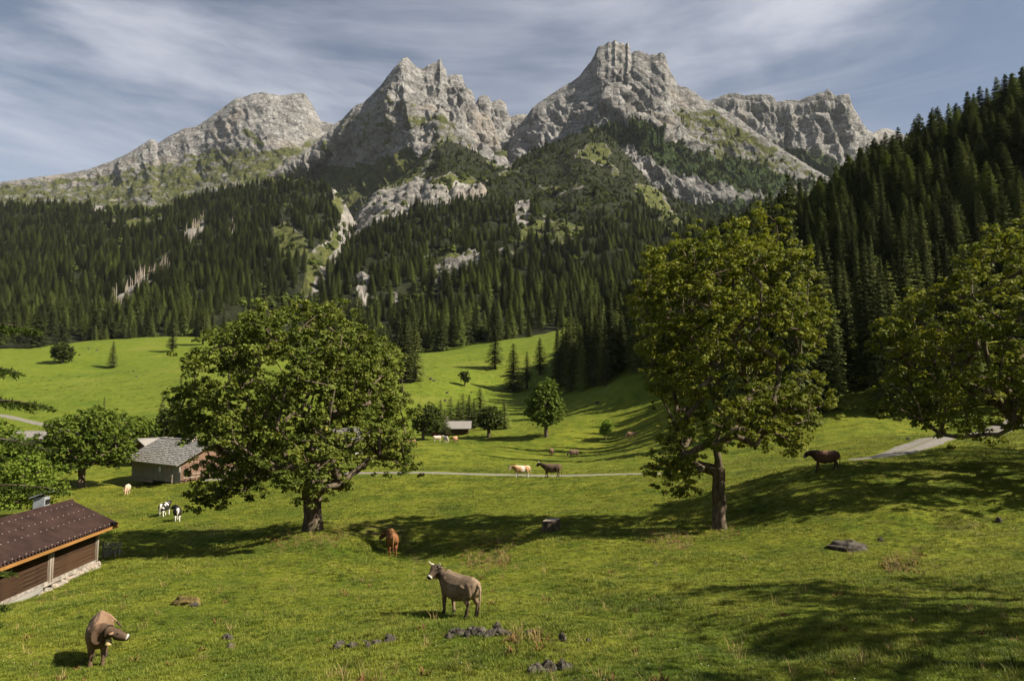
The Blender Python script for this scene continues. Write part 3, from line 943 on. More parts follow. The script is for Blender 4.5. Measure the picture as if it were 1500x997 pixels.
# ------------------------------------------------------------------ trees
def spruce_mesh(name, H, RB, levels, per, sprays, seed, sub=1, droop=0.55, bare=0.05, zmax=1.0, m=None, width=0.16, gap=0.0, wscale=1.0):
    """Crown of a spruce: whorls of drooping branches, each a row of hanging sprays."""
    g = np.random.default_rng(seed)
    V, Fc, Rn = [], [], []
    nv = 0
    zs = bare * H + (1 - bare) * H * (np.arange(levels) / levels) ** 0.92
    for li, z in enumerate(zs):
        f = z / H
        if f > zmax: break
        L0 = RB * (1 - f) ** 0.80 * (0.55 + 0.45 * min(1, (f - bare + 0.02) / 0.12)) + 0.12
        n = max(4, int(per * (0.55 + 0.6 * (1 - f))))
        a0 = g.uniform(0, 6.28)
        for b in range(n):
            if g.random() < gap: continue
            a = a0 + 6.283 * b / n + g.normal(0, 0.18)
            L = L0 * g.uniform(0.66, 1.14)
            zz = z + g.normal(0, 0.25 * H / levels)
            rise = 0.30 * f * 1.6 - 0.12
            ca, sa = math.cos(a), math.sin(a)
            ns = max(3, int(sprays * (0.45 + 0.75 * L / RB)))
            for s in range(ns):
                t = (s + 0.6 + g.uniform(-0.3, 0.3)) / ns
                rr = L * t
                h = zz + rise * rr - droop * L * 0.55 * t * t + 0.16 * L * max(0, t - 0.75)
                # a pair of sprays left and right, hanging
                for side in (-1, 1):
                    ln = (0.30 + 0.30 * (1 - t)) * L0 ** 0.6 * g.uniform(0.7, 1.2) * wscale
                    wd = width * (0.8 + 0.5 * g.random()) * (H / 24) * 2.2 * wscale
                    da = a + side * g.uniform(0.5, 1.15)
                    dirv = np.array([math.cos(da), math.sin(da), -0.25 - 0.45 * g.random()])
                    p0 = np.array([ca * rr, sa * rr, h])
                    tipv = p0 + dirv * ln
                    perp = np.array([-math.sin(da), math.cos(da), 0.25 * g.normal()])
                    V += [p0 - perp * wd * 0.5, p0 + perp * wd * 0.5 + np.array([0, 0, 0.04]), tipv]
                    Fc.append((nv, nv + 1, nv + 2)); nv += 3
                    Rn += [g.random() * 0.6 + 0.4 * t] * 3  # darker towards the trunk: inner crown shade put into the tone
                if s == ns - 1:
                    p0 = np.array([ca * rr * 0.8, sa * rr * 0.8, h + 0.02]); tip = np.array([ca * L * 1.06, sa * L * 1.06, h - 0.02])
                    perp = np.array([-sa, ca, 0]) * width * 1.1 * (H / 24) * 2.0
                    V += [p0 - perp, p0 + perp, tip]; Fc.append((nv, nv + 1, nv + 2)); nv += 3; Rn += [1.0] * 3
    # leader
    for k in range(4):
        a = k * 1.57
        V += [np.array([0.16 * math.cos(a), 0.16 * math.sin(a), H * 0.955]), np.array([-0.05 * math.sin(a), 0.05 * math.cos(a), H * 0.95]), np.array([0, 0, H * 1.01])]
        Fc.append((nv, nv + 1, nv + 2)); nv += 3; Rn += [0.6] * 3
    V = np.array(V)
    T = V.reshape(-1, 3, 3); fn = np.cross(T[:, 1] - T[:, 0], T[:, 2] - T[:, 0])
    ra = T.mean(1); ra[:, 2] = 0; ra /= np.linalg.norm(ra, axis=1)[:, None] + 1e-6
    fl = (fn * (ra + np.array([0, 0, 0.5]))).sum(1) < 0
    T[fl] = T[fl][:, ::-1]
    V = T.reshape(-1, 3)
    me = mesh_arrays(name, V, np.array(Fc), {'rnd': np.array(Rn)}, smooth_shade=True)
    T = V.reshape(-1, 3, 3); fn = np.cross(T[:, 1] - T[:, 0], T[:, 2] - T[:, 0]); fn /= np.linalg.norm(fn, axis=1)[:, None] + 1e-9
    ce = T.mean(1); ra = ce.copy(); ra[:, 2] = 0; ra /= np.linalg.norm(ra, axis=1)[:, None] + 1e-6
    fn *= np.sign((fn * (ra + np.array([0, 0, 0.5]))).sum(1))[:, None]
    nn = ra * 0.95 + np.array([0, 0, 0.36]) + 0.38 * fn; nn /= np.linalg.norm(nn, axis=1)[:, None] + 1e-9
    me.normals_split_custom_set_from_vertices(np.repeat(nn, 3, 0).tolist())
    me.materials.append(m)
    return me


def trunk_mesh(name, H, r0, seed, n=8, m=None, flare=1.5):
    g = random.Random(seed)
    mb = MB()
    pts, rad = [], []
    for k in range(9):
        t = k / 8
        pts.append((g.gauss(0, 0.03) * t * H / 20, g.gauss(0, 0.03) * t * H / 20, -0.6 + t * (H + 0.5)))
        rad.append(r0 * (1 - t) ** 0.9 * (1 + (flare - 1) * max(0, 1 - t * 9)) + 0.012)
    mb.tube(pts, rad, n)
    me = mb.mesh(name, True); me.materials.append(m)
    return me


SPRUCE = []
for k, (H, RB, lv, per, sp, gap) in enumerate(((25, 3.7, 34, 10, 7, 0.0), (23, 3.2, 32, 9, 7, 0.08), (27, 3.5, 38, 9, 7, 0.05), (22, 3.9, 30, 10, 7, 0.03), (24, 2.8, 34, 9, 6, 0.12), (20, 3.3, 28, 10, 7, 0.02))):
    SPRUCE.append((H, spruce_mesh('spruce_crown', H, RB, lv, per, sp, 100 + k, m=M['needle'], gap=gap, bare=(0.05, 0.12, 0.08, 0.04, 0.2, 0.03)[k]), trunk_mesh('spruce_trunk', H * 0.98, 0.30, 40 + k, m=M['bark_s'])))


def place_spruce(p, h, label, group=None, kind=None, rz=None, wide=1.0, name='spruce_tree'):
    k = kind if kind is not None else random.randrange(len(SPRUCE))
    H, cm, tm = SPRUCE[k]
    s = h / H
    t = thing(name, label, 'tree', p, rz if rz is not None else random.uniform(0, 6.28), group)
    t.scale = (s * wide, s * wide, s)
    obj('trunk', tm, None, t); obj('crown', cm, None, t)
    return t


# ---- far templates (only ever seen a few pixels wide) used by the scattered woods
def far_spruce(seed, H=1.0, RB=0.15, layers=9, pts=6):
    g = np.random.default_rng(seed)
    V, Fc, Rn = [], [], []
    for l in range(layers):
        f = l / layers
        zt = H * (0.06 + 0.94 * (f + 1.55 / layers)); zt = min(zt, H)
        zb = H * (0.05 + 0.94 * f)
        rr = RB * (1 - f) ** 0.85 * g.uniform(0.85, 1.12) + 0.008
        n0 = len(V); V.append((g.normal(0, .006), g.normal(0, .006), zt)); Rn.append(0.35)
        off = g.uniform(0, 6.28)
        for k in range(pts * 2):
            a = off + math.pi * k / pts
            r = rr * (g.uniform(0.65, 1.45) if k % 2 == 0 else g.uniform(0.30, 0.6))
            V.append((r * math.cos(a), r * math.sin(a), zb + (g.normal(-.01, .018) if k % 2 == 0 else 0.04 * H)))
            Rn.append(g.uniform(0.5, 1.0) if k % 2 == 0 else g.uniform(0, 0.4))
        for k in range(pts * 2):
            Fc.append((n0, n0 + 1 + k, n0 + 1 + (k + 1) % (pts * 2)))
    n0 = len(V)
    for k in range(4):
        a = k * 1.5708
        V.append((0.011 * math.cos(a), 0.011 * math.sin(a), -0.03)); Rn.append(0.1)
    V.append((0, 0, 0.5)); Rn.append(0.1)
    for k in range(4):
        Fc.append((n0 + k, n0 + (k + 1) % 4, n0 + 4))
    me = mesh_arrays('far_spruce', np.array(V), np.array(Fc), {'rnd': np.array(Rn)}, smooth_shade=False)
    return me


def far_bush(seed, n=90, tall=1.0):
    g = np.random.default_rng(seed)
    V, Fc, Rn = [], [], []
    for k in range(n):
        d = g.normal(size=3); d /= np.linalg.norm(d)
        d[2] = abs(d[2]) * 1.0
        c = d * g.uniform(0.55, 1.0) * np.array([0.42, 0.42, 0.85 * tall]) * (1 + 0.25 * math.sin(3 * d[0] + seed) * d[1])
        u = g.normal(size=3); u /= np.linalg.norm(u)
        v = np.cross(u, d); v /= np.linalg.norm(v) + 1e-6
        s = g.uniform(0.10, 0.17)
        n0 = len(V)
        V += [c + u * s, c + v * s * 0.8, c - u * s, c - v * s * 0.8]
        Rn += [g.random()] * 4
        Fc.append((n0, n0 + 1, n0 + 2, n0 + 3))
    return mesh_arrays('far_bush', np.array(V), np.array(Fc), {'rnd': np.array(Rn)}, smooth_shade=False)


def template(name, me, m):
    if len(me.materials) == 0:
        me.materials.append(m)
    o = bpy.data.objects.new(name, me)      # mesh source for the node tree below; never linked to the scene
    o.use_fake_user = True
    return o


def scatter(name, pts, scl, rot, idx, templates, tilt=None, zs=None):
    me = bpy.data.meshes.new(name)
    n = len(pts)
    me.vertices.add(n); me.vertices.foreach_set('co', np.asarray(pts, np.float32).ravel())
    for k, v, ty, at_ in (('scl', scl, 'FLOAT', 'value'), ('rot', rot, 'FLOAT', 'value'), ('idx', idx, 'INT', 'value')):
        a = me.attributes.new(k, ty, 'POINT'); a.data.foreach_set(at_, np.asarray(v, np.int32 if ty == 'INT' else np.float32))
    zs = np.ones(n) if zs is None else zs
    a = me.attributes.new('zs', 'FLOAT', 'POINT'); a.data.foreach_set('value', np.asarray(zs, np.float32))
    o = obj(name, me, None, kind='stuff')
    ng = bpy.data.node_groups.new(name, 'GeometryNodeTree')
    ng.interface.new_socket('Geometry', in_out='INPUT', socket_type='NodeSocketGeometry')
    ng.interface.new_socket('Geometry', in_out='OUTPUT', socket_type='NodeSocketGeometry')
    N, L = ng.nodes.new, ng.links.new
    gi, go = N('NodeGroupInput'), N('NodeGroupOutput')
    iop = N('GeometryNodeInstanceOnPoints')
    join = N('GeometryNodeJoinGeometry')
    for t in reversed(templates):
        oi = N('GeometryNodeObjectInfo'); oi.inputs['Object'].default_value = t; oi.inputs['As Instance'].default_value = True
        L(oi.outputs['Geometry'], join.inputs[0])
    def na(nm, ty):
        x = N('GeometryNodeInputNamedAttribute'); x.data_type = ty; x.inputs['Name'].default_value = nm; return x.outputs['Attribute']
    L(gi.outputs[0], iop.inputs['Points']); L(join.outputs[0], iop.inputs['Instance'])
    iop.inputs['Pick Instance'].default_value = True
    L(na('idx', 'INT'), iop.inputs['Instance Index'])
    cx = N('ShaderNodeCombineXYZ'); L(na('rot', 'FLOAT'), cx.inputs['Z'])
    er = N('FunctionNodeEulerToRotation'); L(cx.outputs[0], er.inputs[0]); L(er.outputs[0], iop.inputs['Rotation'])
    sx = N('ShaderNodeCombineXYZ'); s_ = na('scl', 'FLOAT')
    mz = N('ShaderNodeMath'); mz.operation = 'MULTIPLY'; L(s_, mz.inputs[0]); L(na('zs', 'FLOAT'), mz.inputs[1])
    L(s_, sx.inputs[0]); L(s_, sx.inputs[1]); L(mz.outputs[0], sx.inputs[2]); L(sx.outputs[0], iop.inputs['Scale'])
    L(iop.outputs[0], go.inputs[0])
    md = o.modifiers.new('scatter', 'NODES'); md.node_group = ng
    return o


# ---- sample the slopes
def sample_layer(Ld, n, seed):
    g = np.random.default_rng(seed)
    P = Ld['P']
    e1 = P[1:, :-1] - P[:-1, :-1]; e2 = P[:-1, 1:] - P[:-1, :-1]
    ar = np.linalg.norm(np.cross(e1, e2)[..., :2] * 0 + np.cross(e1, e2)[..., 2:3], axis=-1).ravel()
    k = g.choice(len(ar), n, p=ar / ar.sum())
    i, j = np.divmod(k, P.shape[1] - 1)
    a, b = g.random(n), g.random(n)
    def bl(A):
        s = (slice(None),) + (None,) * (A.ndim - 2)
        return (A[i, j] * ((1 - a) * (1 - b))[s] + A[i + 1, j] * (a * (1 - b))[s] + A[i, j + 1] * ((1 - a) * b)[s] + A[i + 1, j + 1] * (a * b)[s])
    return bl(P), bl(Ld['px']), bl(Ld['py']), bl(Ld['wood']), bl(Ld['grass'])


FT = [template('far_spruce_a', far_spruce(1, RB=0.17), M['needle_far']), template('far_spruce_b', far_spruce(2, RB=0.21), M['needle_far']), template('far_spruce_c', far_spruce(3, RB=0.145, layers=10), M['needle_far'])]
FB = [template('far_bush_a', far_bush(4), M['bush']), template('far_bush_b', far_bush(5, 100, 0.75), M['bush'])]

wood_p, wood_h, wood_i = [], [], []


def add_wood(P, h, idx):
    wood_p.append(P); wood_h.append(h); wood_i.append(idx)


g0 = np.random.default_rng(21)
BUSHY = [[(690, 225), (760, 245), (850, 215), (940, 225), (960, 265), (900, 330), (780, 330), (700, 300), (640, 290), (620, 240)], [(380, 440), (470, 425), (480, 500), (330, 500), (320, 470)], [(580, 430), (640, 420), (620, 470), (580, 470)]]
for Ld, n, hmin, hmax, sd in ((L5, 10500, 9, 25, 1), (L6, 13500, 8, 24, 2)):
    P, px, py, w, gr = sample_layer(Ld, n, sd)
    clump = fbm(P / 60.0, 3)
    ok = (w > 0.5) & (P[:, 2] > -15) & (py < 560)
    bm = np.zeros(len(P))
    for poly in BUSHY:
        bm = np.maximum(bm, polymask(px, py, poly, 14))
    above = P[:, 2] > ground_z(P[:, 0], P[:, 1]) - 2.2
    keep = ok & above & (g0.random(len(P)) < np.where(gr > 0.4, 0.35, 1.0))
    isb = (bm > g0.random(len(P)) * 1.1) | (g0.random(len(P)) < 0.15)
    h = (hmin + (hmax - hmin) * g0.beta(1.3, 1.5, len(P))) * (1 + 0.55 * clump) * np.interp(P[:, 2], [0, 350, 600], [1.05, 0.85, 0.6])
    h = np.where(isb, h * 0.42, h)
    idx = np.where(isb, 3 + g0.integers(0, 2, len(P)), g0.integers(0, 3, len(P)))
    add_wood(P[keep], h[keep], idx[keep])
    # thin growth in the clearings
    sp = (w <= 0.5) & above & (g0.random(len(P)) < np.where(gr > 0.3, 0.22, 0.13 * (clump > 0)))
    add_wood(P[sp], g0.uniform(4, 13, sp.sum()), np.where(g0.random(sp.sum()) < 0.5, 3, 0))
for Ld, n, sd in ((L3, 9000, 3), (L4, 2500, 4), (L1, 2500, 5), (L2, 5000, 6)):
    P, px, py, w, gr = sample_layer(Ld, n, sd)
    if Ld is L1 or Ld is L2:
        poly = [(0, 285), (90, 268), (200, 290), (420, 280), (420, 340), (0, 340)] if Ld is L1 else [(400, 262), (520, 240), (640, 230), (720, 225), (760, 240), (700, 320), (420, 320)]
        cl = fbm(P / 90.0, 3)
        keep = (polymask(px, py, poly, 8) > 0.5) & (cl > 0.10) & (g0.random(len(P)) < 0.5)
    else:
        keep = (w > 0.45) | ((gr > 0.4) & (fbm(P / 50.0, 3) > 0.2) & (g0.random(len(P)) < 0.35))
    isb = g0.random(len(P)) < 0.45
    h = np.where(isb, g0.uniform(5, 11, len(P)), g0.uniform(10, 20, len(P)))
    idx = np.where(isb, 3 + g0.integers(0, 2, len(P)), g0.integers(0, 3, len(P)))
    add_wood(P[keep], h[keep], idx[keep])

# ---- the spruce forest on the right-hand slope and the forest edges: jittered grid on the ground
FOREST = [(812, 570), (850, 578), (900, 562), (945, 546), (1000, 572), (1080, 601), (1170, 606), (1300, 611), (1420, 609), (1650, 585), (1900, 560), (1900, 20), (1650, 100), (1500, 160), (1400, 200), (1300, 250),
          (1200, 310), (1100, 360), (1000, 410), (930, 470), (850, 520)]
sp = 4.9
gx, gy = np.meshgrid(np.arange(0, 330, sp), np.arange(85, 340, sp))
gx = gx + g0.uniform(-0.45, 0.45, gx.shape) * sp; gy = gy + g0.uniform(-0.45, 0.45, gy.shape) * sp
gx, gy = gx.ravel(), gy.ravel()
thin = (g0.random(len(gx)) < np.where(gx / gy < 0.36, 1.0, 0.60)); gx, gy = gx[thin], gy[thin]
gz = ground_z(gx, gy)
px, py = project(np.stack([gx, gy, gz], -1))
inn = (polymask(px, py, FOREST, 1) > 0.5) & (px < 1750)
RF = np.stack([gx, gy, gz], -1)[inn]; RFpx = px[inn]
RFh = g0.uniform(17, 30, len(RF)) * np.interp(RF[:, 1], [100, 280], [1.0, 0.82])
order = np.argsort(-(RFh / np.linalg.norm(RF, axis=1)) * np.where(RFpx < 1560, 1, 0.01))
NIND = 268
for k in order[:NIND]:
    tx, ty = project(RF[k] + np.array([0, 0, 0.5 * RFh[k]]))
    if tx < 960:
        lb, gp2 = 'dark spruce in the shaded clump above the grassy knoll', 'spruces of the clump above the knoll'
    elif tx < 1215:
        lb, gp2 = 'dark spruce of the forest behind the tall yellowing maple', 'spruces behind the tall maple'
    elif ty < 300:
        lb, gp2 = 'spruce on the upper half of the wooded right hand slope, towards its skyline', 'spruces on the upper right hand slope'
    else:
        lb, gp2 = 'spruce on the lower half of the wooded right hand slope, right of the tall maple', 'spruces on the lower right hand slope'
    place_spruce(Vector(RF[k]) - Vector((0, 0, 0.3)), float(RFh[k]), lb, gp2, wide=random.uniform(0.85, 1.2))
rest = order[NIND:]
add_wood(RF[rest], RFh[rest], g0.integers(0, 3, len(rest)))
WP = np.concatenate(wood_p); WH = np.concatenate(wood_h); WI = np.concatenate(wood_i)
print('far wood trees', len(WP), 'right forest', len(RF))
isb = WI >= 3
dist = np.linalg.norm(WP, axis=1)
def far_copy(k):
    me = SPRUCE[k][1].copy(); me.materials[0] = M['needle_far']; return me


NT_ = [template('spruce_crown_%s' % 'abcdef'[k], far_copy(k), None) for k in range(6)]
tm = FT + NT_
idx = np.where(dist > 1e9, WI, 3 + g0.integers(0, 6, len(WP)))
hn = np.array([1.0, 1.0, 1.0] + [x[0] for x in SPRUCE])
a = ~isb
wd = g0.uniform(1.15, 1.75, a.sum()) * np.where(idx[a] > 2, 1.2, 1.0)
so = scatter('far_spruce_wood', WP[a], WH[a] / hn[idx[a]] * wd, g0.uniform(0, 6.28, a.sum()), idx[a], tm, zs=1 / wd)
tag(so, 'dark spruce wood covering the slopes below the rock peaks', 'wood')
so = scatter('far_brushwood', WP[isb], WH[isb] * 1.25, g0.uniform(0, 6.28, isb.sum()), WI[isb] - 3, FB, zs=np.full(isb.sum(), 0.8))
tag(so, 'low green brushwood between the spruces on the upper slopes', 'brushwood')

# ---- broad-leaved trees
def broadleaf(name, label, base, outline, depth, m_leafs, seed, nclus, per, leaf, r0, fork, group=None, cl_r=0.95, lean=(0, 0), flat=0.6, up=0.8, shell=0.55, bark=None, extra_trunk=True, sides=7, holes=0.0):
    """outline: crown silhouette as (dx, dz) in metres from the foot of the trunk; depth: half thickness across the view."""
    g = np.random.default_rng(seed)
    O = np.array(outline, float)
    cen = (O.min(0) + O.max(0)) / 2; O = cen + (O - cen) * (1 - 0.80 * cl_r / np.maximum((O.max(0) - O.min(0)) / 2, 1.2 * cl_r))
    x0, z0 = O.min(0); x1, z1 = O.max(0)
    C = []
    tries = 0
    while len(C) < nclus and tries < 60000:
        tries += 1
        x, z = g.uniform(x0, x1), g.uniform(z0, z1)
        if polymask(np.array([x]), np.array([z]), O, 1e-6)[0] < 0.5: continue
        # horizontal chord of the outline at this height
        xs = []
        for k in range(len(O)):
            a, b = O[k], O[(k + 1) % len(O)]
            if (a[1] > z) != (b[1] > z):
                xs.append(a[0] + (b[0] - a[0]) * (z - a[1]) / (b[1] - a[1]))
        lo, hi = min(xs), max(xs)
        mid, hw = (lo + hi) / 2, max((hi - lo) / 2, 0.3)
        s = math.sqrt(max(0, 1 - ((x - mid) / hw) ** 2))
        dmax = depth * min(1.0, (hw / (0.42 * (x1 - x0))) ** 0.7) * s
        t = g.uniform(-1, 1)
        t = math.copysign(abs(t) ** shell, t)
        C.append((x, t * dmax, z))
    C = np.array(C)
    if holes:                      # leave gaps between the foliage masses
        keep = fbm(C / 2.1 + seed, 2) > -0.35 + holes - 0.35
        C = C[keep]
    # skeleton
    nodes = [np.array([0, 0, -0.6])]; par = [-1]
    steps = max(3, int(fork / 0.6))
    cz = O[:, 1].mean()
    top = np.array([lean[0], lean[1], fork])
    for k in range(1, steps + 1):
        t = k / steps
        nodes.append(np.array([0, 0, -0.6]) * (1 - t) + top * t + np.array([g.normal(0, .05), g.normal(0, .05), 0]) * (1 if k < steps else 0)); par.append(len(nodes) - 2)
    tipx = (x0 + x1) / 2 * 0.4
    # leader up the middle
    H = z1
    ls = max(4, int((H * 0.8 - fork) / 0.8))
    prev = len(nodes) - 1
    for k in range(1, ls + 1):
        t = k / ls
        nodes.append(top * (1 - t) + np.array([tipx, 0, H * 0.86]) * t + g.normal(0, .16, 3)); par.append(prev); prev = len(nodes) - 1
    axis0 = steps
    d0 = np.linalg.norm((C - np.array([0, 0, fork])) * np.array([1, 1, 0.8]), axis=1)
    tips = []
    NA = np.array(nodes)
    for ci in np.argsort(d0):
        P = C[ci]
        dd = NA - P
        cost = np.linalg.norm(dd, axis=1) + 0.9 * np.maximum(0, NA[:, 2] - P[2] + 0.4) + np.where(NA[:, 2] < fork * 0.8, 4.0, 0)
        q = int(np.argmin(cost))
        A = NA[q]; Ls = np.linalg.norm(P - A)
        n = max(1, int(Ls / 0.9))
        pv = q
        new = []
        for k in range(1, n + 1):
            t = k / n
            pt = A * (1 - t) + P * t
            pt = pt + np.array([0, 0, 0.13 * Ls * math.sin(math.pi * t) * (1 if P[2] > fork else -0.3)])
            if k < n: pt = pt + g.normal(0, 0.07 * min(Ls, 2.5), 3)
            nodes.append(pt); par.append(pv); pv = len(nodes) - 1; new.append(pt)
        NA = np.concatenate([NA, np.array(new)])
        tips.append(pv)
    cnt = np.zeros(len(nodes))
    for t in tips: cnt[t] += 1
    for k in range(len(nodes) - 1, 0, -1):
        cnt[par[k]] += cnt[k]
    rad = r0 * (np.maximum(cnt, 0.6) / max(cnt[0], 1)) ** (1 / 2.15)
    rad = np.maximum(rad, 0.012)
    t_ = thing(name, label, 'tree', base, 0, group)
    # trunk and limbs as one mesh
    V, Fq = [], []
    for k in range(1, len(nodes)):
        p = par[k]
        a, b = nodes[p], nodes[k]
        ra = min(rad[p], rad[k] * 1.45); rb = rad[k]
        if a[2] < 0.6: ra *= 1.0 + 0.55 * max(0, 1 - (a[2] + 0.6) / 1.2)
        d = b - a; ln = np.linalg.norm(d)
        if ln < 1e-5: continue
        d = d / ln
        u = np.cross(d, [0.31, 0.92, 0.24]); u /= np.linalg.norm(u) + 1e-9; v = np.cross(d, u)
        ns = 12 if rb > 0.18 else (6 if rb > 0.05 else 4)
        n0 = len(V)
        e = 0.25 * rb
        for (c, r) in ((a - d * e, ra), (b + d * e, rb)):
            for s in range(ns):
                th = 2 * math.pi * s / ns
                rr = r * (1 + (0.10 * math.sin(3 * th + 1.3) + 0.06 * math.sin(5 * th + c[2] * 1.3) if ns == 12 else 0))
                V.append(c + u * rr * math.cos(th) + v * rr * math.sin(th))
        for s in range(ns):
            Fq.append((n0 + s, n0 + (s + 1) % ns, n0 + ns + (s + 1) % ns, n0 + ns + s))
    obj('trunk', mesh_arrays('trunk', np.array(V), np.array(Fq)), bark or M['bark'], t_)
    # leaves
    n = len(C) * per
    ci = np.repeat(np.arange(len(C)), per)
    size = np.repeat(g.uniform(0.7, 1.25, len(C)), per) * cl_r
    dirs = g.normal(size=(n, 3)); dirs /= np.linalg.norm(dirs, axis=1)[:, None]
    rr = g.random(n) ** 0.45
    off = dirs * (rr * size)[:, None] * np.array([1, 1, flat])
    # sprays: sub clumps inside every clump
    sub = g.normal(size=(len(C), 7, 3)) * np.array([0.6, 0.6, 0.38]) * cl_r
    off = 0.42 * off + sub[ci, g.integers(0, 7, n)]
    c = C[ci] + off
    nrm = dirs * 0.7 + np.array([0, 0, up]) + g.normal(0, 0.45, (n, 3)); nrm /= np.linalg.norm(nrm, axis=1)[:, None]
    tg = np.cross(nrm, g.normal(size=(n, 3))); tg /= np.linalg.norm(tg, axis=1)[:, None] + 1e-9
    bt = np.cross(nrm, tg)
    s = (leaf * g.uniform(0.6, 1.25, n))[:, None]
    v0 = c + tg * s * 0.62; v1 = c + bt * s * 0.46 + nrm * s * 0.10; v2 = c - tg * s * 0.5; v3 = c - bt * s * 0.46 + nrm * s * 0.10
    V = np.stack([v0, v1, v2, v3], 1).reshape(-1, 3)
    I = np.arange(4 * n).reshape(n, 4)
    rnd = np.clip(np.repeat(g.random(len(C)), per) * 0.55 + g.random(n) * 0.45, 0, 1)
    r2 = g.random(n) * 0.55 + np.repeat(g.random(len(C)), per) * 0.45
    obj('crown', mesh_arrays('crown', V, I, {'rnd': np.repeat(rnd, 4), 'rnd2': np.repeat(r2, 4)}, smooth_shade=False), m_leafs, t_)
    return t_


def outline_px(pts, bx, by, Y):
    b = at(bx, by, Y)
    o = at([p[0] for p in pts], [p[1] for p in pts], Y)
    return [(float(q[0] - b[0]), float(q[2] - b[2])) for q in o]


def px_tree(name, label, bx, by, Y, pts, **kw):
    base = gp(bx, by, Y)
    o = outline_px(pts, bx, by, Y)
    return broadleaf(name, label, base, o, **kw)


px_tree('maple_tree', 'broad old maple with dense olive crown left of centre above the grazing red cow', 457, 782, 44.5,
        [(298, 745), (283, 752), (300, 700), (320, 665), (285, 660), (262, 640), (250, 605), (258, 580), (285, 560), (290, 530), (315, 505), (325, 480), (360, 470), (385, 452), (420, 452), (450, 450),
         (478, 440), (505, 440), (518, 455), (535, 468), (556, 480), (572, 490), (585, 510), (592, 545), (603, 575), (605, 610), (615, 645), (617, 690), (600, 708), (585, 690), (560, 700), (545, 712), (528, 722), (508, 742),
         (500, 720), (478, 735), (455, 745), (440, 725), (410, 730), (385, 720), (355, 725), (330, 745)],
        depth=7.6, m_leafs=M['leaf_l'], seed=31, nclus=470, per=235, leaf=0.175, r0=0.56, fork=2.4, cl_r=0.80, holes=0.34)
px_tree('maple_tree', 'tall maple with yellowing top and bare low side branches right of centre', 1055, 776, 42.5,
        [(945, 735), (940, 690), (965, 668), (975, 630), (955, 600), (945, 560), (940, 520), (925, 480), (918, 440), (925, 400), (945, 375), (952, 345), (985, 322), (1010, 312), (1030, 328), (1048, 340), (1065, 312), (1090, 300), (1115, 296),
         (1135, 312), (1140, 340), (1160, 370), (1185, 395), (1210, 420), (1205, 460), (1212, 480), (1195, 520), (1200, 560), (1212, 590), (1220, 600), (1195, 622), (1165, 645), (1160, 665), (1140, 672), (1110, 662),
         (1085, 668), (1050, 655), (1020, 670), (1005, 690), (1010, 720), (985, 735)],
        depth=6.2, m_leafs=M['leaf_r'], seed=37, nclus=480, per=225, leaf=0.165, r0=0.38, fork=4.2, cl_r=0.72, holes=0.44)
px_tree('maple_tree', 'wide dark maple reaching into the frame from the right edge with low sweeping boughs', 1560, 735, 44,
        [(1278, 605), (1275, 560), (1290, 530), (1285, 505), (1320, 470), (1335, 455), (1370, 445), (1400, 420), (1440, 405), (1425, 378), (1470, 345), (1520, 320), (1600, 300), (1680, 330), (1760, 400), (1820, 480), (1850, 580),
         (1800, 660), (1700, 690), (1600, 690), (1520, 685), (1480, 672), (1430, 675), (1395, 690), (1372, 692), (1352, 668), (1325, 640), (1290, 645)],
        depth=8.5, m_leafs=M['leaf_r'], seed=41, nclus=560, per=170, leaf=0.20, r0=0.6, fork=3.4, cl_r=0.85, holes=0.40)
px_tree('maple_tree', 'spreading green maple on open trunk left of the shingled barn', 119, 710, 93,
        [(45, 665), (55, 640), (75, 622), (95, 600), (120, 592), (150, 585), (180, 598), (195, 625), (193, 655), (185, 672), (160, 690), (135, 685), (110, 688), (80, 690), (55, 685)],
        depth=6.0, m_leafs=M['leaf_g'], seed=43, nclus=230, per=95, leaf=0.32, r0=0.45, fork=2.6, cl_r=0.95, holes=0.2)
px_tree('maple_tree', 'compact bright green round tree behind the shingled barn', 205, 648, 125,
        [(182, 640), (180, 610), (186, 592), (200, 582), (218, 584), (227, 600), (227, 635), (215, 647), (192, 648)], depth=3.6, m_leafs=M['leaf_g'], seed=47, nclus=120, per=60, leaf=0.45, r0=0.3, fork=1.2, cl_r=0.95)
px_tree('maple_tree', 'leafy bright green tree massed behind the brown roofed barn at left edge', -20, 765, 60,
        [(-140, 740), (-130, 660), (-80, 615), (-30, 602), (0, 622), (20, 632), (35, 655), (45, 680), (72, 690), (86, 712), (80, 738), (50, 748), (10, 752), (-60, 755)], depth=5.0, m_leafs=M['leaf_m'], seed=53, nclus=260, per=120, leaf=0.25, r0=0.4, fork=1.5, cl_r=0.95)
px_tree('maple_tree', 'single dense leafy tree on short trunk at the foot of the grassy knoll', 800, 640, 163,
        [(771, 615), (770, 590), (782, 568), (795, 555), (808, 552), (820, 570), (824, 585), (831, 605), (828, 618), (812, 626), (790, 622)], depth=4.4, m_leafs=M['leaf_g'], seed=59, nclus=170, per=70, leaf=0.5, r0=0.42, fork=2.2, cl_r=1.0)
px_tree('maple_tree', 'low dark broad tree with thick trunk right of the distant log hut', 716, 640, 172,
        [(698, 625), (698, 605), (708, 594), (722, 592), (734, 602), (740, 620), (730, 630), (712, 632)], depth=3.4, m_leafs=M['leaf_p'], seed=61, nclus=90, per=60, leaf=0.5, r0=0.4, fork=2.0, cl_r=1.0)
px_tree('maple_tree', 'round dark broad tree left of the distant log hut', 620, 645, 165,
        [(604, 635), (602, 610), (612, 596), (628, 590), (642, 600), (650, 618), (645, 632), (625, 638)], depth=3.8, m_leafs=M['leaf_p'], seed=67, nclus=110, per=60, leaf=0.5, r0=0.35, fork=2.0, cl_r=1.0)
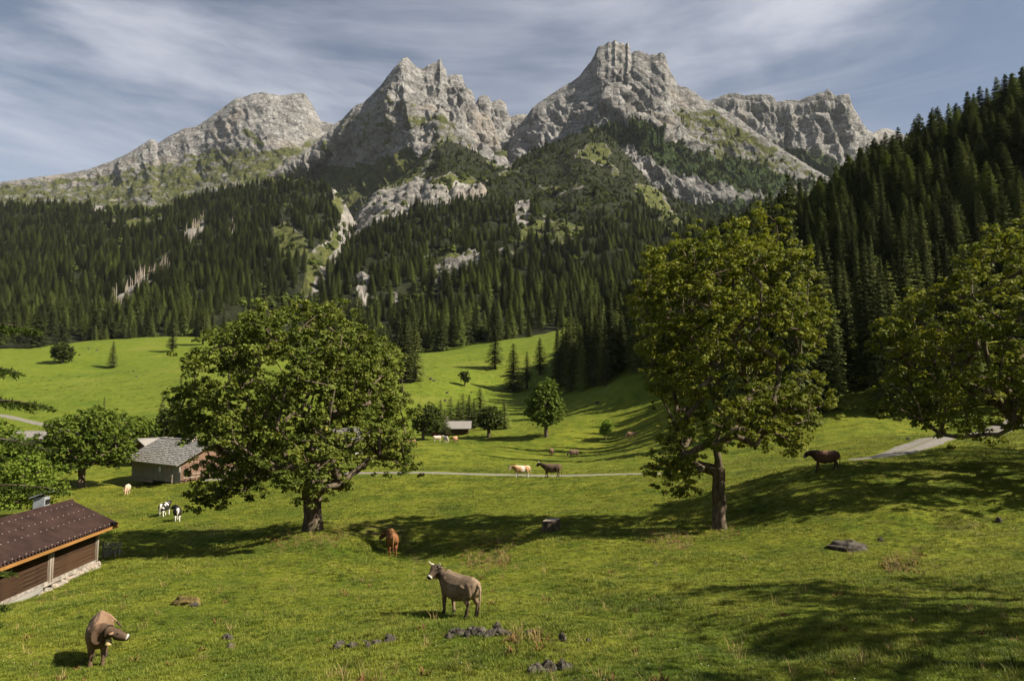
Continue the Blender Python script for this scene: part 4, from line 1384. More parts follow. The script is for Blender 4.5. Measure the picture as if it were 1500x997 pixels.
px_tree('sapling', 'small pale yellow green sapling alone on the meadow below the knoll', 887, 634, 158,
        [(876, 620), (880, 610), (887, 603), (895, 610), (899, 618), (893, 626), (880, 627)], depth=1.6, m_leafs=M['leaf_b'], seed=71, nclus=45, per=30, leaf=0.45, r0=0.1, fork=1.2, cl_r=0.6)
px_tree('old_tree', 'small crooked wind bent tree alone on the upper middle pasture', 681, 560, 262,
        [(673, 545), (674, 537), (680, 535), (684, 541), (690, 546), (688, 553), (681, 556)], depth=1.6, m_leafs=M['leaf_p'], seed=73, nclus=40, per=40, leaf=0.6, r0=0.25, fork=1.4, cl_r=0.8)
px_tree('round_tree', 'round leafy tree alone on the far left pasture, leftmost of the solitary trees', 92, 533, 360,
        [(77, 525), (78, 510), (86, 503), (98, 503), (107, 510), (108, 522), (100, 530), (84, 530)], depth=4.5, m_leafs=M['leaf_p'], seed=79, nclus=110, per=50, leaf=0.8, r0=0.4, fork=1.5, cl_r=1.3)
# brush along the left pasture edge, next to the barns
for k, (bx, by, Y, w, h, ml) in enumerate(((245, 652, 132, 26, 78, 'leaf_p'), (275, 655, 128, 34, 75, 'leaf_p'), (305, 655, 124, 30, 60, 'leaf_g'))):
    px_tree('broad_tree', ('dark leafy tree just right of the compact bright green tree', 'taller dark tree half hidden behind the left edge of the big maple', 'leafy tree mostly hidden behind the big left maple')[k], bx, by, Y,
            [(bx - w / 2, by - h * 0.3), (bx - w * 0.4, by - h * 0.7), (bx, by - h), (bx + w * 0.4, by - h * 0.75), (bx + w / 2, by - h * 0.3), (bx, by - h * 0.1)], depth=2.6, m_leafs=M[ml], seed=83 + k, nclus=90, per=50, leaf=0.5, r0=0.25, fork=1.5, cl_r=1.0)
# trees beyond the right edge of the view whose shade falls across the pasture
for k, (x, y, h, w) in enumerate(((26, 8.5, 19, 8), (29, 15.0, 20, 8), (52, 56, 17, 9))):
    b = Vector((x, y, float(ground_z(x, y))))
    o_ = [(-w, h * .4), (-w * .8, h * .7), (-w * .3, h * .95), (w * .3, h), (w * .8, h * .75), (w, h * .4), (w * .5, h * .22), (-w * .5, h * .22)]
    broadleaf('maple_tree', ('leafy maple just out of view by the lower right corner', 'leafy maple just out of view right of the lower pasture', 'leafy maple just out of view right of the winding track')[k], b, o_, depth=w * .8, m_leafs=M['leaf_r'], seed=91 + k, nclus=(75, 75, 200)[k], per=40, leaf=0.30, r0=0.5, fork=3, cl_r=1.1)

# ---- solitary conifers
for px_, py_, Y, h, lab, wide in (
        (165, 538, 350, 14.0, 'pointed spruce alone on the far left pasture between two rounder trees', 1.67), (252, 524, 380, 15.5, 'stout spruce alone on the far left pasture below the wood', 1.96),
        (297, 503, 400, 25.0, 'tall slim spruce at the upper edge of the far left pasture', 1.38), (725, 541, 300, 18.5, 'spruce on the upper middle pasture, topmost of the four there', 2.17),
        (752, 573, 265, 18.8, 'tallest front spruce of the trio on the middle pasture', 2.32), (772, 571, 268, 14.5, 'spruce in the middle of the trio on the middle pasture', 2.17),
        (791, 556, 285, 15.5, 'spruce at the right of the trio on the middle pasture', 2.17), (1165, 604, 116, 44, 'very tall slim spruce rising above the forest behind the tall maple', 0.62),
        (1085, 596, 135, 41, 'tall lone spruce tip rising behind the top of the tall maple', 0.6), (1138, 600, 128, 43, 'thin sparse spruce beside the tallest spruce above the maple', 0.55),
        (608, 560, 262, 21, 'spruce partly hidden behind right side of the big left maple', 1.59), (593, 565, 260, 26, 'tall spruce behind right shoulder of the big left maple', 1.59)):
    place_spruce(gp(px_, py_, Y), h, lab, None, wide=wide)
row = [(645, 634, 178, 9.5), (651, 634, 180, 7), (660, 632, 190, 9.5), (671, 632, 190, 8.5), (678, 632, 192, 10), (687, 630, 192, 9.5), (694, 630, 194, 8), (703, 630, 196, 11), (739, 628, 186, 7.5)]
for k, (px_, py_, Y, h) in enumerate(row):
    place_spruce(gp(px_, py_, Y), h, 'young spruce in the row behind the distant log hut', 'young spruces in the row behind the distant log hut', wide=2.1)
for k, (px_, py_, Y, h) in enumerate(((262, 650, 150, 15), (236, 650, 155, 11), (150, 648, 160, 10))):
    place_spruce(gp(px_, py_, Y), h, ('pointed spruce behind the gap between shingled barn and big maple', 'slim spruce right behind the compact green tree', 'spruce tip rising behind the spreading green maple')[k], None)

# ---- the spruce whose boughs reach in at the left edge
def near_spruce():
    base = Vector((-10.9, 12.2, 0)); base.z = float(ground_z(base.x, base.y))
    t = thing('spruce_tree', 'near spruce whose drooping boughs reach in at the left edge', 'tree', base)
    obj('trunk', trunk_mesh('trunk', 16, 0.26, 3, 12, M['bark_s']), None, t)
    g = np.random.default_rng(77)
    V, Fc, Rn = [], [], []
    wood = MB()
    nv = 0
    target = [(5.0, 0.0, 2.75, 0.35), (4.05, 0.35, 2.55, 0.30), (6.2, -0.1, 2.25, 0.3), (7.0, 0.2, 2.1, 0.3), (5.6, 0.25, 2.35, 0.3)]
    br = list(target)
    z = 1.2
    while z < 15:
        for k in range(6):
            a = g.uniform(0.7, 5.6)
            br.append((z + g.normal(0, .1), a, 2.3 * (1 - z / 17) * g.uniform(.7, 1.0), 0.35))
        z += 0.55
    for (z, a, L, dr) in br:
        ca, sa = math.cos(a), math.sin(a)
        pts = []
        for s in range(9):
            tt = s / 8
            pts.append(np.array([ca * L * tt, sa * L * tt, z + 0.12 * L * tt - dr * L * tt * tt + 0.22 * L * max(0, tt - .6)]))
        wood.tube(pts, [0.035 * (1 - .8 * s / 8) for s in range(9)], 5)
        n = int(26 * L / 2.3)
        for s in range(n):
            tt = 0.12 + 0.88 * (s + g.random()) / n
            f = tt * 8; i = min(int(f), 7); p = pts[i] * (1 - (f - i)) + pts[i + 1] * (f - i)
            for side in (-1, 1):
                da = a + side * g.uniform(0.55, 1.0)
                ln = (0.14 + 0.50 * (1 - tt) ** 0.7) * g.uniform(.6, 1.15)
                dv = np.array([math.cos(da), math.sin(da), -0.25 - .35 * g.random()])
                m = max(4, int(ln / 0.035))
                for q in range(m):
                    c = p + dv * ln * (q + .5) / m
                    for w in range(3):
                        d = dv * 0.5 + g.normal(0, 0.6, 3); d /= np.linalg.norm(d)
                        pr = np.cross(d, g.normal(size=3)); pr /= np.linalg.norm(pr)
                        V += [c - pr * .014, c + pr * .014, c + d * 0.10]; Fc.append((nv, nv + 1, nv + 2)); nv += 3
                        Rn += [g.random()] * 3
    wood.build('branches', M['bark_s'], t)
    obj('crown', mesh_arrays('crown', np.array(V), np.array(Fc), {'rnd': np.array(Rn)}, smooth_shade=False), M['needle_n'], t)


near_spruce()

# ---- standing dead trunks in the storm gap of the left wood
P, px, py, w, gr = sample_layer(L5, 30000, 8)
sel = np.zeros(len(P))
for poly in ([(155, 450), (195, 415), (240, 385), (255, 395), (215, 430), (170, 456)], [(268, 350), (300, 318), (296, 345), (276, 365)], [(330, 350), (340, 330), (345, 350), (335, 370)]):
    sel = np.maximum(sel, polymask(px, py, poly, 5))
sk = np.where((sel > 0.4) & (np.random.default_rng(4).random(len(P)) < 0.35))[0][:130]
mb = MB()
for k in sk:
    h = random.uniform(9, 19)
    mb.tube([P[k] - [0, 0, 1], P[k] + [random.uniform(-.5, .5), 0, h * .6], P[k] + [random.uniform(-1, 1), 0, h]], [0.42, 0.32, 0.10], 5)
if sk.size:
    mb.build('dead_trunks', M['snag'], None, kind='stuff')

# ------------------------------------------------------------------ buildings
def wood_mat(name, a, b, stretch=(0.35, 6, 6), scale=2.2, rough=0.85):
    t = NT(name, rough, 0.15)
    co = t.mapping(t.objco(), stretch)
    n = t.noise(co, scale, 6, 0.65)
    big = t.noise(t.objco(), 0.7, 3)
    rnd = t.n('ShaderNodeObjectInfo').outputs['Random']
    c = t.mix(t.rng(n, 0.3, 0.7), a, b)
    c = t.mix(t.rng(big, 0.45, 0.75, 0, 0.4), c, tuple(0.6 * x for x in a))
    c = t.mix(t.math('MULTIPLY', rnd, 0.55), c, tuple(1.25 * x for x in b))
    t.color(c); t.bump(n, 0.5, 0.02)
    return t.m


M['wall_brown'] = wood_mat('weathered_brown_timber', (0.013, 0.0075, 0.005), (0.066, 0.036, 0.019))
M['post'] = wood_mat('grey_post_timber', (0.10, 0.08, 0.06), (0.30, 0.25, 0.20), (6, 6, 0.4))
M['greywood'] = wood_mat('silver_grey_timber', (0.11, 0.105, 0.095), (0.30, 0.28, 0.25))
M['redwood'] = wood_mat('reddish_timber', (0.090, 0.053, 0.037), (0.185, 0.115, 0.080))
M['fascia'] = wood_mat('orange_fascia_board', (0.17, 0.078, 0.022), (0.30, 0.15, 0.042))
M['shingle'] = wood_mat('grey_shingles', (0.24, 0.22, 0.195), (0.47, 0.43, 0.385), (1.5, 1.5, 1.5), 3.0)
M['shingle_b'] = wood_mat('dull_shingles', (0.13, 0.12, 0.11), (0.27, 0.25, 0.23), (1.5, 1.5, 1.5), 3.0)
M['dark'] = plain('dark_interior', (0.012, 0.010, 0.008), 0.95, 0.3)  # near-black colour for unlit insides, also on the chimney battens
M['stone'] = plain('rubble_stone', (0.27, 0.225, 0.18), 0.95, 0.45, 5.0, bump=0.4)
M['whitewash'] = plain('limewashed_plinth', (0.25, 0.22, 0.185), 0.95, 0.4, 4.0, bump=0.3)
M['roof_brown'] = plain('brown_coated_sheet', (0.034, 0.019, 0.0155), 0.6, 0.3, 1.2, spec=0.12)
M['galv'] = plain('galvanised_sheet', (0.23, 0.25, 0.265), 0.5, 0.15, 3.0, spec=0.5)
M['bolt'] = plain('pale_roof_hooks', (0.42, 0.36, 0.33), 0.6, 0.1)
M['pane'] = plain('pale_window_pane', (0.55, 0.56, 0.50), 0.25, 0.1, spec=0.6)
M['redpaint'] = plain('red_painted_boards', (0.34, 0.06, 0.045), 0.7, 0.2)


def frame(name, label, cat, o, xdir, group=None):
    """Empty at o whose local x runs along xdir (horizontal)."""
    return thing(name, label, cat, o, math.atan2(xdir[1], xdir[0]), group)


def shared(name, me, m, parent, loc, rot=(0, 0, 0), scale=(1, 1, 1)):
    o = obj(name, me, m, parent); o.location = loc; o.rotation_euler = rot; o.scale = scale
    return o


def stone_mesh(seed, n=1):
    g = random.Random(seed)
    mb = MB(); mb.ball((0, 0, 0), (0.5, 0.5, 0.5), 7, 5)
    me = mb.mesh('stone')
    for v in me.vertices:
        c = v.co; k = max(abs(c.x), abs(c.y), abs(c.z)) / 0.5
        v.co = Vector((c.x, c.y, c.z)) * (0.65 + 0.35 / max(k, 0.3)) * g.uniform(0.86, 1.12)
    return me


STONES = [stone_mesh(k) for k in range(6)]


def near_barn():
    C0 = at(141, 826, 38.0)
    o = Vector((C0[0], C0[1], float(C0[2]) + 0.06))
    d = Vector((0.076, -1.0, 0)).normalized()
    t = frame('timber_barn', 'long low brown timber barn with brown ribbed metal roof at left edge', 'barn', o, (d.x, d.y))
    # local: +x towards the viewer along the wall, +y points to the right (out of the wall), so the house lies at y < 0
    LEN, H = 16.0, 1.98
    EAVE_Y, RIDGE_Y, EAVE_Z = 0.62, -1.95, 1.93
    RISE = 1.27
    BACK_Y = 2 * RIDGE_Y - EAVE_Y
    x0, x1 = -0.95, LEN + 0.9
    # ribbed sheets
    per = 0.24
    prof = []
    x = x0
    while x < x1:
        for dx, h in ((0, 0), (0.085, 0), (0.100, 0.095), (0.225, 0.095)):
            prof.append((x + dx, h))
        x += per
    for side, ye in ((0, EAVE_Y), (1, BACK_Y)):
        V, Fq = [], []
        n = len(prof)
        for k, tt in enumerate((0.0, 0.5, 1.0)):
            y = RIDGE_Y + (ye - RIDGE_Y) * tt
            z = EAVE_Z + RISE * (1 - tt)
            for (x, h) in prof:
                V.append((x, y, z + h))
        for k in range(2):
            for q in range(n - 1):
                Fq.append((k * n + q, k * n + q + 1, (k + 1) * n + q + 1, (k + 1) * n + q))
        obj('roof_sheet', mesh_arrays('roof_sheet', np.array(V), np.array(Fq), smooth_shade=False), M['roof_brown'], t)
        under = MB()
        under.add([(x0 + .02, RIDGE_Y, EAVE_Z + RISE - .03), (x1 - .02, RIDGE_Y, EAVE_Z + RISE - .03), (x1 - .02, ye, EAVE_Z - .03), (x0 + .02, ye, EAVE_Z - .03),
                   (x0 + .02, RIDGE_Y, EAVE_Z + RISE - .10), (x1 - .02, RIDGE_Y, EAVE_Z + RISE - .10), (x1 - .02, ye, EAVE_Z - .10), (x0 + .02, ye, EAVE_Z - .10)],
                  [(0, 1, 2, 3), (7, 6, 5, 4), (0, 4, 5, 1), (1, 5, 6, 2), (2, 6, 7, 3), (3, 7, 4, 0)])
        under.build('roof_boarding', M['wall_brown'], t)
    cap = MB()
    cap.tube([(x0 - .02, RIDGE_Y, EAVE_Z + RISE + 0.02), (x1, RIDGE_Y, EAVE_Z + RISE + 0.02)], [0.10, 0.10], 8)
    cap.build('ridge_cap', M['roof_brown'], t)
    bolts = MB()
    for tt in (0.14, 0.38, 0.60, 0.97):
        x = x0 + 0.162 + per * (2 if tt < .9 else 1)
        while x < x1 - .1:
            y = RIDGE_Y + (EAVE_Y - RIDGE_Y) * tt
            bolts.box((x, y, EAVE_Z + RISE * (1 - tt) + 0.105), (0.026, 0.04, 0.03))
            x += per * 2
    bolts.build('roof_hooks', M['bolt'], t, kind='stuff')
    f = MB(); f.box(((x0 + x1) / 2, EAVE_Y - 0.02, EAVE_Z - 0.11), (x1 - x0, 0.045, 0.15)); f.build('fascia_board', M['fascia'], t)
    for ye in (EAVE_Y, BACK_Y):
        f = MB()
        a = Vector((x0 + .02, RIDGE_Y, EAVE_Z + RISE - .10)); b = Vector((x0 + .02, ye, EAVE_Z - .10))
        ang = math.atan2(b.z - a.z, b.y - a.y)
        f.box((x0 + .035, (a.y + b.y) / 2, (a.z + b.z) / 2), (0.04, (b - a).length - .08, 0.14), Matrix.Rotation(ang, 3, 'X'))
        f.build('barge_board', M['wall_brown'], t)
    # plank walls (front wall y=0, gable wall x=0)
    plank_cache = {}
    rows = 9
    ph = (H - 0.22) / rows
    for x_a, x_b in ((0.16, 4.12), (4.48, 9.6), (9.8, LEN)):
        for r in range(rows):
            L = x_b - x_a
            key = (round(L, 2), r % 3)
            if key not in plank_cache:
                m = MB(); m.box((0, 0, 0), (L, 0.07, ph - 0.014), jit=0.006); plank_cache[key] = m.mesh('plank')
            shared('plank', plank_cache[key], M['wall_brown'], t, ((x_a + x_b) / 2, -0.04 + random.uniform(-.012, .012), 0.22 + ph * (r + .5)))
    inner = MB(); inner.box((LEN / 2, -0.55 - 1.45, H / 2 + 0.1), (LEN - 0.3, 3.8, H)); inner.build('interior_shade_block', M['dark'], t)  # near-black block stands in for the unlit inside behind the planks
    back = MB(); back.box((LEN / 2, BACK_Y + 0.66, H / 2), (LEN, 0.1, H)); back.build('rear_wall', M['wall_brown'], t)
    g = MB()
    gy0, gy1 = BACK_Y + 0.6, 0.02
    g.add([(0, gy0, 0), (0, gy1, 0), (0, gy1, H - .05), (0, RIDGE_Y, EAVE_Z + RISE - .12), (0, gy0, H - .05), (0.1, gy0, 0), (0.1, gy1, 0), (0.1, gy1, H - .05), (0.1, RIDGE_Y, EAVE_Z + RISE - .12), (0.1, gy0, H - .05)],
          [(0, 4, 3, 2, 1), (5, 6, 7, 8, 9), (0, 1, 6, 5), (1, 2, 7, 6)])
    g.build('gable_wall', M['wall_brown'], t)
    pm = MB(); pm.box((0, 0, 0), (0.14, 0.13, 1.75), jit=.012); pme = pm.mesh('post')
    for x in (0.08, 4.22, 4.40, 9.70):
        shared('post', pme, M['post'], t, (x, 0.03, 1.02))
    jt = MB(); jt.box((LEN / 2, -0.02, 0.10), (LEN, 0.16, 0.20)); jt.build('sill_beam', M['whitewash'], t)
    # rubble plinth
    x = -0.1
    while x < 8.6:
        w = random.uniform(0.22, 0.5)
        gz = -0.035 * x
        for r in range(2):
            h = random.uniform(0.16, 0.30)
            shared('stone', STONES[random.randrange(6)], M['stone'] if random.random() < .6 else M['whitewash'], t, (x + w / 2 + random.uniform(-.08, .08), random.uniform(0.02, 0.14) + 0.08 * (1 - r), gz - 0.06 - 0.2 * (1 - r) + random.uniform(-.03, .03)),
                   (random.uniform(-.3, .3), random.uniform(-.3, .3), random.uniform(0, 3)), (w * 1.15, random.uniform(.25, .4), h * 1.2))
        x += w * 0.85
    # little vent hood on the ridge
    ch = MB(); ch.box((1.35, RIDGE_Y - 0.30, EAVE_Z + RISE + 0.16), (0.48, 0.56, 0.83)); c = ch.build('chimney', M['galv'], t)
    lid = MB()
    rot = Matrix.Rotation(R(20), 3, 'X')
    lid.box((1.35, RIDGE_Y - 0.28, EAVE_Z + RISE + 0.70), (0.80, 0.95, 0.05), rot)
    lid.build('chimney_cap', M['galv'], c)
    for q in (-0.24, 0.02, 0.28):
        lb = MB(); lb.box((1.35 + q, RIDGE_Y - 0.28, EAVE_Z + RISE + 0.745), (0.12, 0.97, 0.03), rot); lb.build('chimney_batten', M['dark'], c)
    sl = MB(); sl.box((1.35, RIDGE_Y + 0.02, EAVE_Z + RISE + 0.32), (0.34, 0.03, 0.22)); sl.build('painted_chimney_opening', M['dark'], c)  # near-black plate painted as the shaded mouth of the vent
    # weathered beam on the ground along the wall
    o2 = t.matrix_basis @ Vector((7.4, 0.42, -0.10))
    b = MB(); b.box((0, 0, 0.20), (3.6, 0.10, 0.24), jit=.01); b.box((-1.6, -.04, 0.02), (0.10, 0.12, 0.34)); b.box((1.5, -.04, 0.02), (0.10, 0.12, 0.34))
    bo = b.build('wooden_beam', M['greywood']); bo.location = o2; bo.rotation_euler = (R(0), R(1.5), t.rotation_euler.z)
    tag(bo, 'grey weathered beam propped along the foot of the brown timber barn', 'beam')


near_barn()


def hurdle():
    p = gp(163, 824, 40.5)
    t = thing('wooden_hurdle', 'small leaning wooden hurdle of crossed slats beside the brown barn', 'hurdle', p, R(20))
    m = MB(); m.tube([(-.42, 0, -.2), (-.44, 0.02, 1.02)], [0.065, 0.055], 7); m.build('post', M['post'], t)
    for z in (0.34, 0.72):
        r = MB(); r.box((0.02, 0.04, z), (0.95, 0.035, 0.07), Matrix.Rotation(R(-6), 3, 'Y')); r.build('rail', M['greywood'], t)
    for k, x in enumerate((-.26, -.04, .18, .40)):
        r = MB(); r.box((x, 0.0, 0.52), (0.065, 0.03, 0.92 - .05 * k), Matrix.Rotation(R(8 - 3 * k), 3, 'Y')); r.build('slat', M['greywood'], t)
    for s in (0.1, -0.12):
        r = MB(); r.box((0.05, 0.08, 0.5 + s), (0.95, 0.03, 0.06), Matrix.Rotation(R(-34), 3, 'Y')); r.build('slat', M['greywood'], t)


hurdle()


def shingle_roof(name, t, P, rows, cols, m, thick=0.10):
    """P: four corners (eave left, eave right, ridge right, ridge left); overlapping uneven shingle courses as one part."""
    a, b, c, d = [np.array(p, float) for p in P]
    nrm = np.cross(b - a, d - a); nrm /= np.linalg.norm(nrm)
    if nrm[2] < 0: nrm = -nrm
    g = np.random.default_rng(8)
    V, Fq = [], []
    for r in range(rows):
        t0, t1 = r / rows - 0.004, min(1.0, (r + 1.25) / rows)
        off = g.uniform(0, 1)
        xs = np.clip((np.arange(cols + 2) - off) / cols, 0, 1)
        for k in range(cols + 1):
            s0, s1 = xs[k], xs[k + 1]
            if s1 - s0 < 1e-4: continue
            j = g.uniform(-0.3, 0.12) / rows
            lift = 0.035 + g.uniform(0, 0.03)
            tt = max(t0 + j, 0) if r else t0
            p = [(a * (1 - s) + b * s) * (1 - u) + (d * (1 - s) + c * s) * u for s, u in ((s0, tt), (s1, tt), (s1, t1), (s0, t1))]
            p[0] = p[0] + nrm * lift; p[1] = p[1] + nrm * lift
            n0 = len(V); V += p + [p[0] - nrm * .05, p[1] - nrm * .05]
            Fq += [(n0, n0 + 1, n0 + 2, n0 + 3), (n0 + 4, n0 + 5, n0 + 1, n0)]
    o = obj(name, mesh_arrays(name, np.array(V), np.array(Fq), smooth_shade=False), m, t)
    ub = MB()
    q = [p - nrm * 0.02 for p in (a, b, c, d)]; w = [p - nrm * (0.02 + thick) for p in (a, b, c, d)]
    ub.add([tuple(x) for x in q + w], [(0, 1, 2, 3), (7, 6, 5, 4), (0, 4, 5, 1), (1, 5, 6, 2), (2, 6, 7, 3), (3, 7, 4, 0)])
    ub.build('roof_boarding', M['greywood'], t)
    return o


def gable_hut(t, L, Wd, H, rise, over, wall_m, roof_m, rows, cols, gable_m=None):
    """Local x along the front wall (0..L), the house extends to +y; eaves along x."""
    ey0, ey1, ry = -over, Wd + over, Wd / 2
    sl = rise / (ry - ey0)
    ez = H - sl * over * 0.0
    shingle_roof('roof', t, ((-over, ey0, ez), (L + over, ey0, ez), (L + over, ry, ez + rise), (-over, ry, ez + rise)), rows, cols, roof_m)
    shingle_roof('roof', t, ((L + over, ey1, ez), (-over, ey1, ez), (-over, ry, ez + rise), (L + over, ry, ez + rise)), rows, cols, roof_m)
    rc = MB(); rc.box((L / 2, ry, ez + rise + .06), (L + 2 * over, 0.3, 0.07)); rc.build('ridge_board', roof_m, t)
    nl = 8
    cache = {}
    for r in range(nl):
        h = (H + 0.3) / nl
        for nm, c, sz in (('log', (L / 2, 0.1, -0.3 + h * (r + .5)), (L - .02, 0.2, h - .025)), ('log', (L / 2, Wd - .1, -0.3 + h * (r + .5)), (L - .02, 0.2, h - .025)),
                          ('log', (0.1, Wd / 2, -0.3 + h * (r + .5)), (0.2, Wd - .44, h - .025)), ('log', (L - .1, Wd / 2, -0.3 + h * (r + .5)), (0.2, Wd - .44, h - .025))):
            if sz not in cache:
                m = MB(); m.box((0, 0, 0), sz, jit=.01); cache[sz] = m.mesh('log')
            mm = gable_m if (gable_m and sz[1] > 1) else wall_m
            ob = bpy.data.objects.new('log', cache[sz]); COL.objects.link(ob); ob.parent = t; ob.location = c
            if len(cache[sz].materials) == 0: cache[sz].materials.append(mm)
    co = MB(); co.box((L / 2, Wd / 2, H / 2), (L - .5, Wd - .5, H - .1)); co.build('interior_shade_block', M['dark'], t)  # near-black filling in place of a shaded room
    for x in (0.12, L - 0.12):
        g = MB(); g.add([(x - .05, 0.15, H - .05), (x - .05, Wd - .15, H - .05), (x - .05, ry, ez + rise - .2), (x + .05, 0.15, H - .05), (x + .05, Wd - .15, H - .05), (x + .05, ry, ez + rise - .2)],
                        [(0, 1, 2), (5, 4, 3), (0, 2, 5, 3), (1, 4, 5, 2)])
        g.build('gable', gable_m or wall_m, t)


def shingled_barn():
    c = at(262, 706, 92); l = at(192, 707, 99.3)
    d = Vector((c[0] - l[0], c[1] - l[1], 0)); L = d.length
    t = frame('shingled_barn', 'grey log barn with big shingled roof and reddish gable behind the pasture', 'barn', Vector((l[0], l[1], c[2] + 0.15)), (d.x, d.y))
    gable_hut(t, L, 9.0, 2.15, 2.9, 1.0, M['greywood'], M['shingle'], 15, 34, M['redwood'])
    st = MB()
    w = MB(); w.box((L * .62, -0.02, 1.28), (0.75, 0.1, 0.85)); fr = w.build('window', M['post'], t)
    pn = MB(); pn.box((L * .62, -0.06, 1.28), (0.60, 0.06, 0.70)); pn.build('pane', M['pane'], fr)
    dd = MB(); dd.box((L * .80, -0.04, 1.05), (1.5, 0.1, 1.7)); dd.build('door', M['post'], t)
    for k in range(26):
        x = k * 0.24; 
        for r in range(2):
            shared('stone', STONES[k % 6], M['stone'], t, (x, -0.05, -0.25 - .3 * r), (0, 0, k), (0.34, 0.3, 0.34))
    # rail fence in front
    for x in (L * .38, L * .66, L * .97):
        p = MB(); p.box((x, -0.75, 0.35), (0.10, 0.10, 1.1)); p.build('fence_post', M['post'], t)
    for z in (0.45, 0.8):
        p = MB(); p.box((L * .675, -0.82, z), (L * .64, 0.05, 0.11)); p.build('fence_rail', M['post'], t)
    # posts of the porch on the sunlit gable side
    for k in range(6):
        p = MB(); p.box((L + 0.95, 0.4 + 1.5 * k, 0.85), (0.16, 0.16, 2.3)); p.build('porch_post', M['redwood'], t)
    for z in (0.5, 0.95):
        p = MB(); p.box((L + 1.07, 4.2, z), (0.06, 8.4, 0.12)); p.build('porch_rail', M['post'], t)
    ch = MB(); ch.box((L * .66, 4.2, 5.35), (0.8, 0.7, 0.9)); ch.build('chimney', M['stone'], t)


shingled_barn()


def hut(name, label, px, py, Y, L, Wd, H, rise, ang, wall, roof, chim=False, base=None):
    p = gp(px, py, Y)
    t = thing(name, label, 'hut', p + Vector((0, 0, 0.1)), R(ang))
    gable_hut(t, L, Wd, H, rise, 0.8, wall, roof, 9, 22)
    if chim:
        m = MB(); m.box((L * .30, Wd * .4, H + rise + .3), (0.7, 0.7, 1.6)); m.build('chimney', M['whitewash'], t)
    if base:
        m = MB(); m.box((L * .12, -0.9, 0.35), (L * .55, 0.12, 0.55)); m.build('board_fence', base, t)
    return t


hut('log_hut', 'small dark log hut with grey roof behind the shingled barn', 222, 656, 116, 5.0, 5.5, 2.6, 1.9, 62, M['wall_brown'], M['shingle_b'])
hut('log_hut', 'distant log hut with pale grey roof and white chimney by the spruce row', 639, 639, 181, 8.4, 6.0, 1.6, 1.9, 2, M['wall_brown'], M['shingle_b'], True, M['redpaint'])
hut('log_hut', 'tiny grey roofed hut by the far left track', 20, 655, 152, 5.2, 4.4, 1.6, 1.7, 12, M['greywood'], M['shingle_b'])
hut('log_hut', 'pale roofed hut half seen through the foliage of the big left maple', 462, 665, 120, 7.0, 6.0, 2.4, 2.2, -8, M['greywood'], M['shingle_b'])

# ------------------------------------------------------------------ stump, stones
def stump():
    p = gp(808, 779, 45)
    t = thing('tree_stump', 'broad sawn off tree stump in the shade between the two big maples', 'stump', p, 0.3)
    m = MB(); n = 16; V = []
    g = random.Random(5)
    ph = [g.uniform(-.1, .1) for _ in range(n)]
    for z, s in ((-.3, 1.25), (0.05, 1.06), (0.3, 0.96), (0.62, 0.93)):
        for k in range(n):
            a = 6.283 * k / n; r = 0.60 * s * (1 + ph[k] + (0.1 * math.sin(4 * a) if z < .2 else 0))
            V.append((r * math.cos(a), r * math.sin(a) * .85, z + (0.06 * math.cos(a) if z > .5 else 0)))
    Fq = [(r * n + k, r * n + (k + 1) % n, (r + 1) * n + (k + 1) % n, (r + 1) * n + k) for r in range(3) for k in range(n)]
    m.add(V, Fq); m.build('bark', M['bark'], t)
    c = MB(); c.add([(v[0] * .985, v[1] * .985, v[2] - .006) for v in V[3 * n:]], [tuple(range(n))]); c.build('cut_face', M['post'], t)


stump()


def m_stone():
    t = NT('lichen_stone', 0.95, 0.1)
    p = t.pos()
    n = t.noise(p, 3.0, 6, 0.65); n2 = t.noise(p, 11.0, 4, 0.7)
    c = t.mix(t.rng(n, 0.3, 0.7), (0.024, 0.020, 0.016), (0.090, 0.078, 0.064))
    c = t.mix(t.rng(n2, 0.55, 0.7, 0, 0.55), c, (0.20, 0.185, 0.16))
    c = t.mix(t.rng(n, 0.56, 0.72, 0, 0.6), c, (0.10, 0.11, 0.03))
    t.color(c); t.bump(n2, 0.6, 0.03)
    return t.m


M['boulder'] = m_stone()
M['mossy'] = plain('moss_and_orange_lichen', (0.115, 0.085, 0.028), 0.95, 0.6, 4.0, bump=0.4)


def rock(p, w, d, h, label, group=None, seed=0, m=None, name='rock', sink=0.50):
    mb = MB(); mb.ball((0, 0, 0), (0.5, 0.5, 0.5), 18, 12)
    V = np.array([tuple(v) for v in mb.v])
    q = V * 2.1 + seed * 3.7
    f = 1 + 0.30 * facets(q, seed) + 0.16 * facets(q * 2.3, seed + 5) + 0.07 * fbm(q * 4, 3)
    V = V * f[:, None] * np.array([w, d, h * 1.6])
    V[:, 2] += h * (0.5 - sink)
    me = bpy.data.meshes.new('rock'); me.from_pydata([tuple(v) for v in V], [], mb.f); me.update()
    o = obj(name, me, m or M['boulder'])
    o.location = p; o.rotation_euler = (0, 0, seed * 1.3)
    tag(o, label, 'rock', group)
    return o


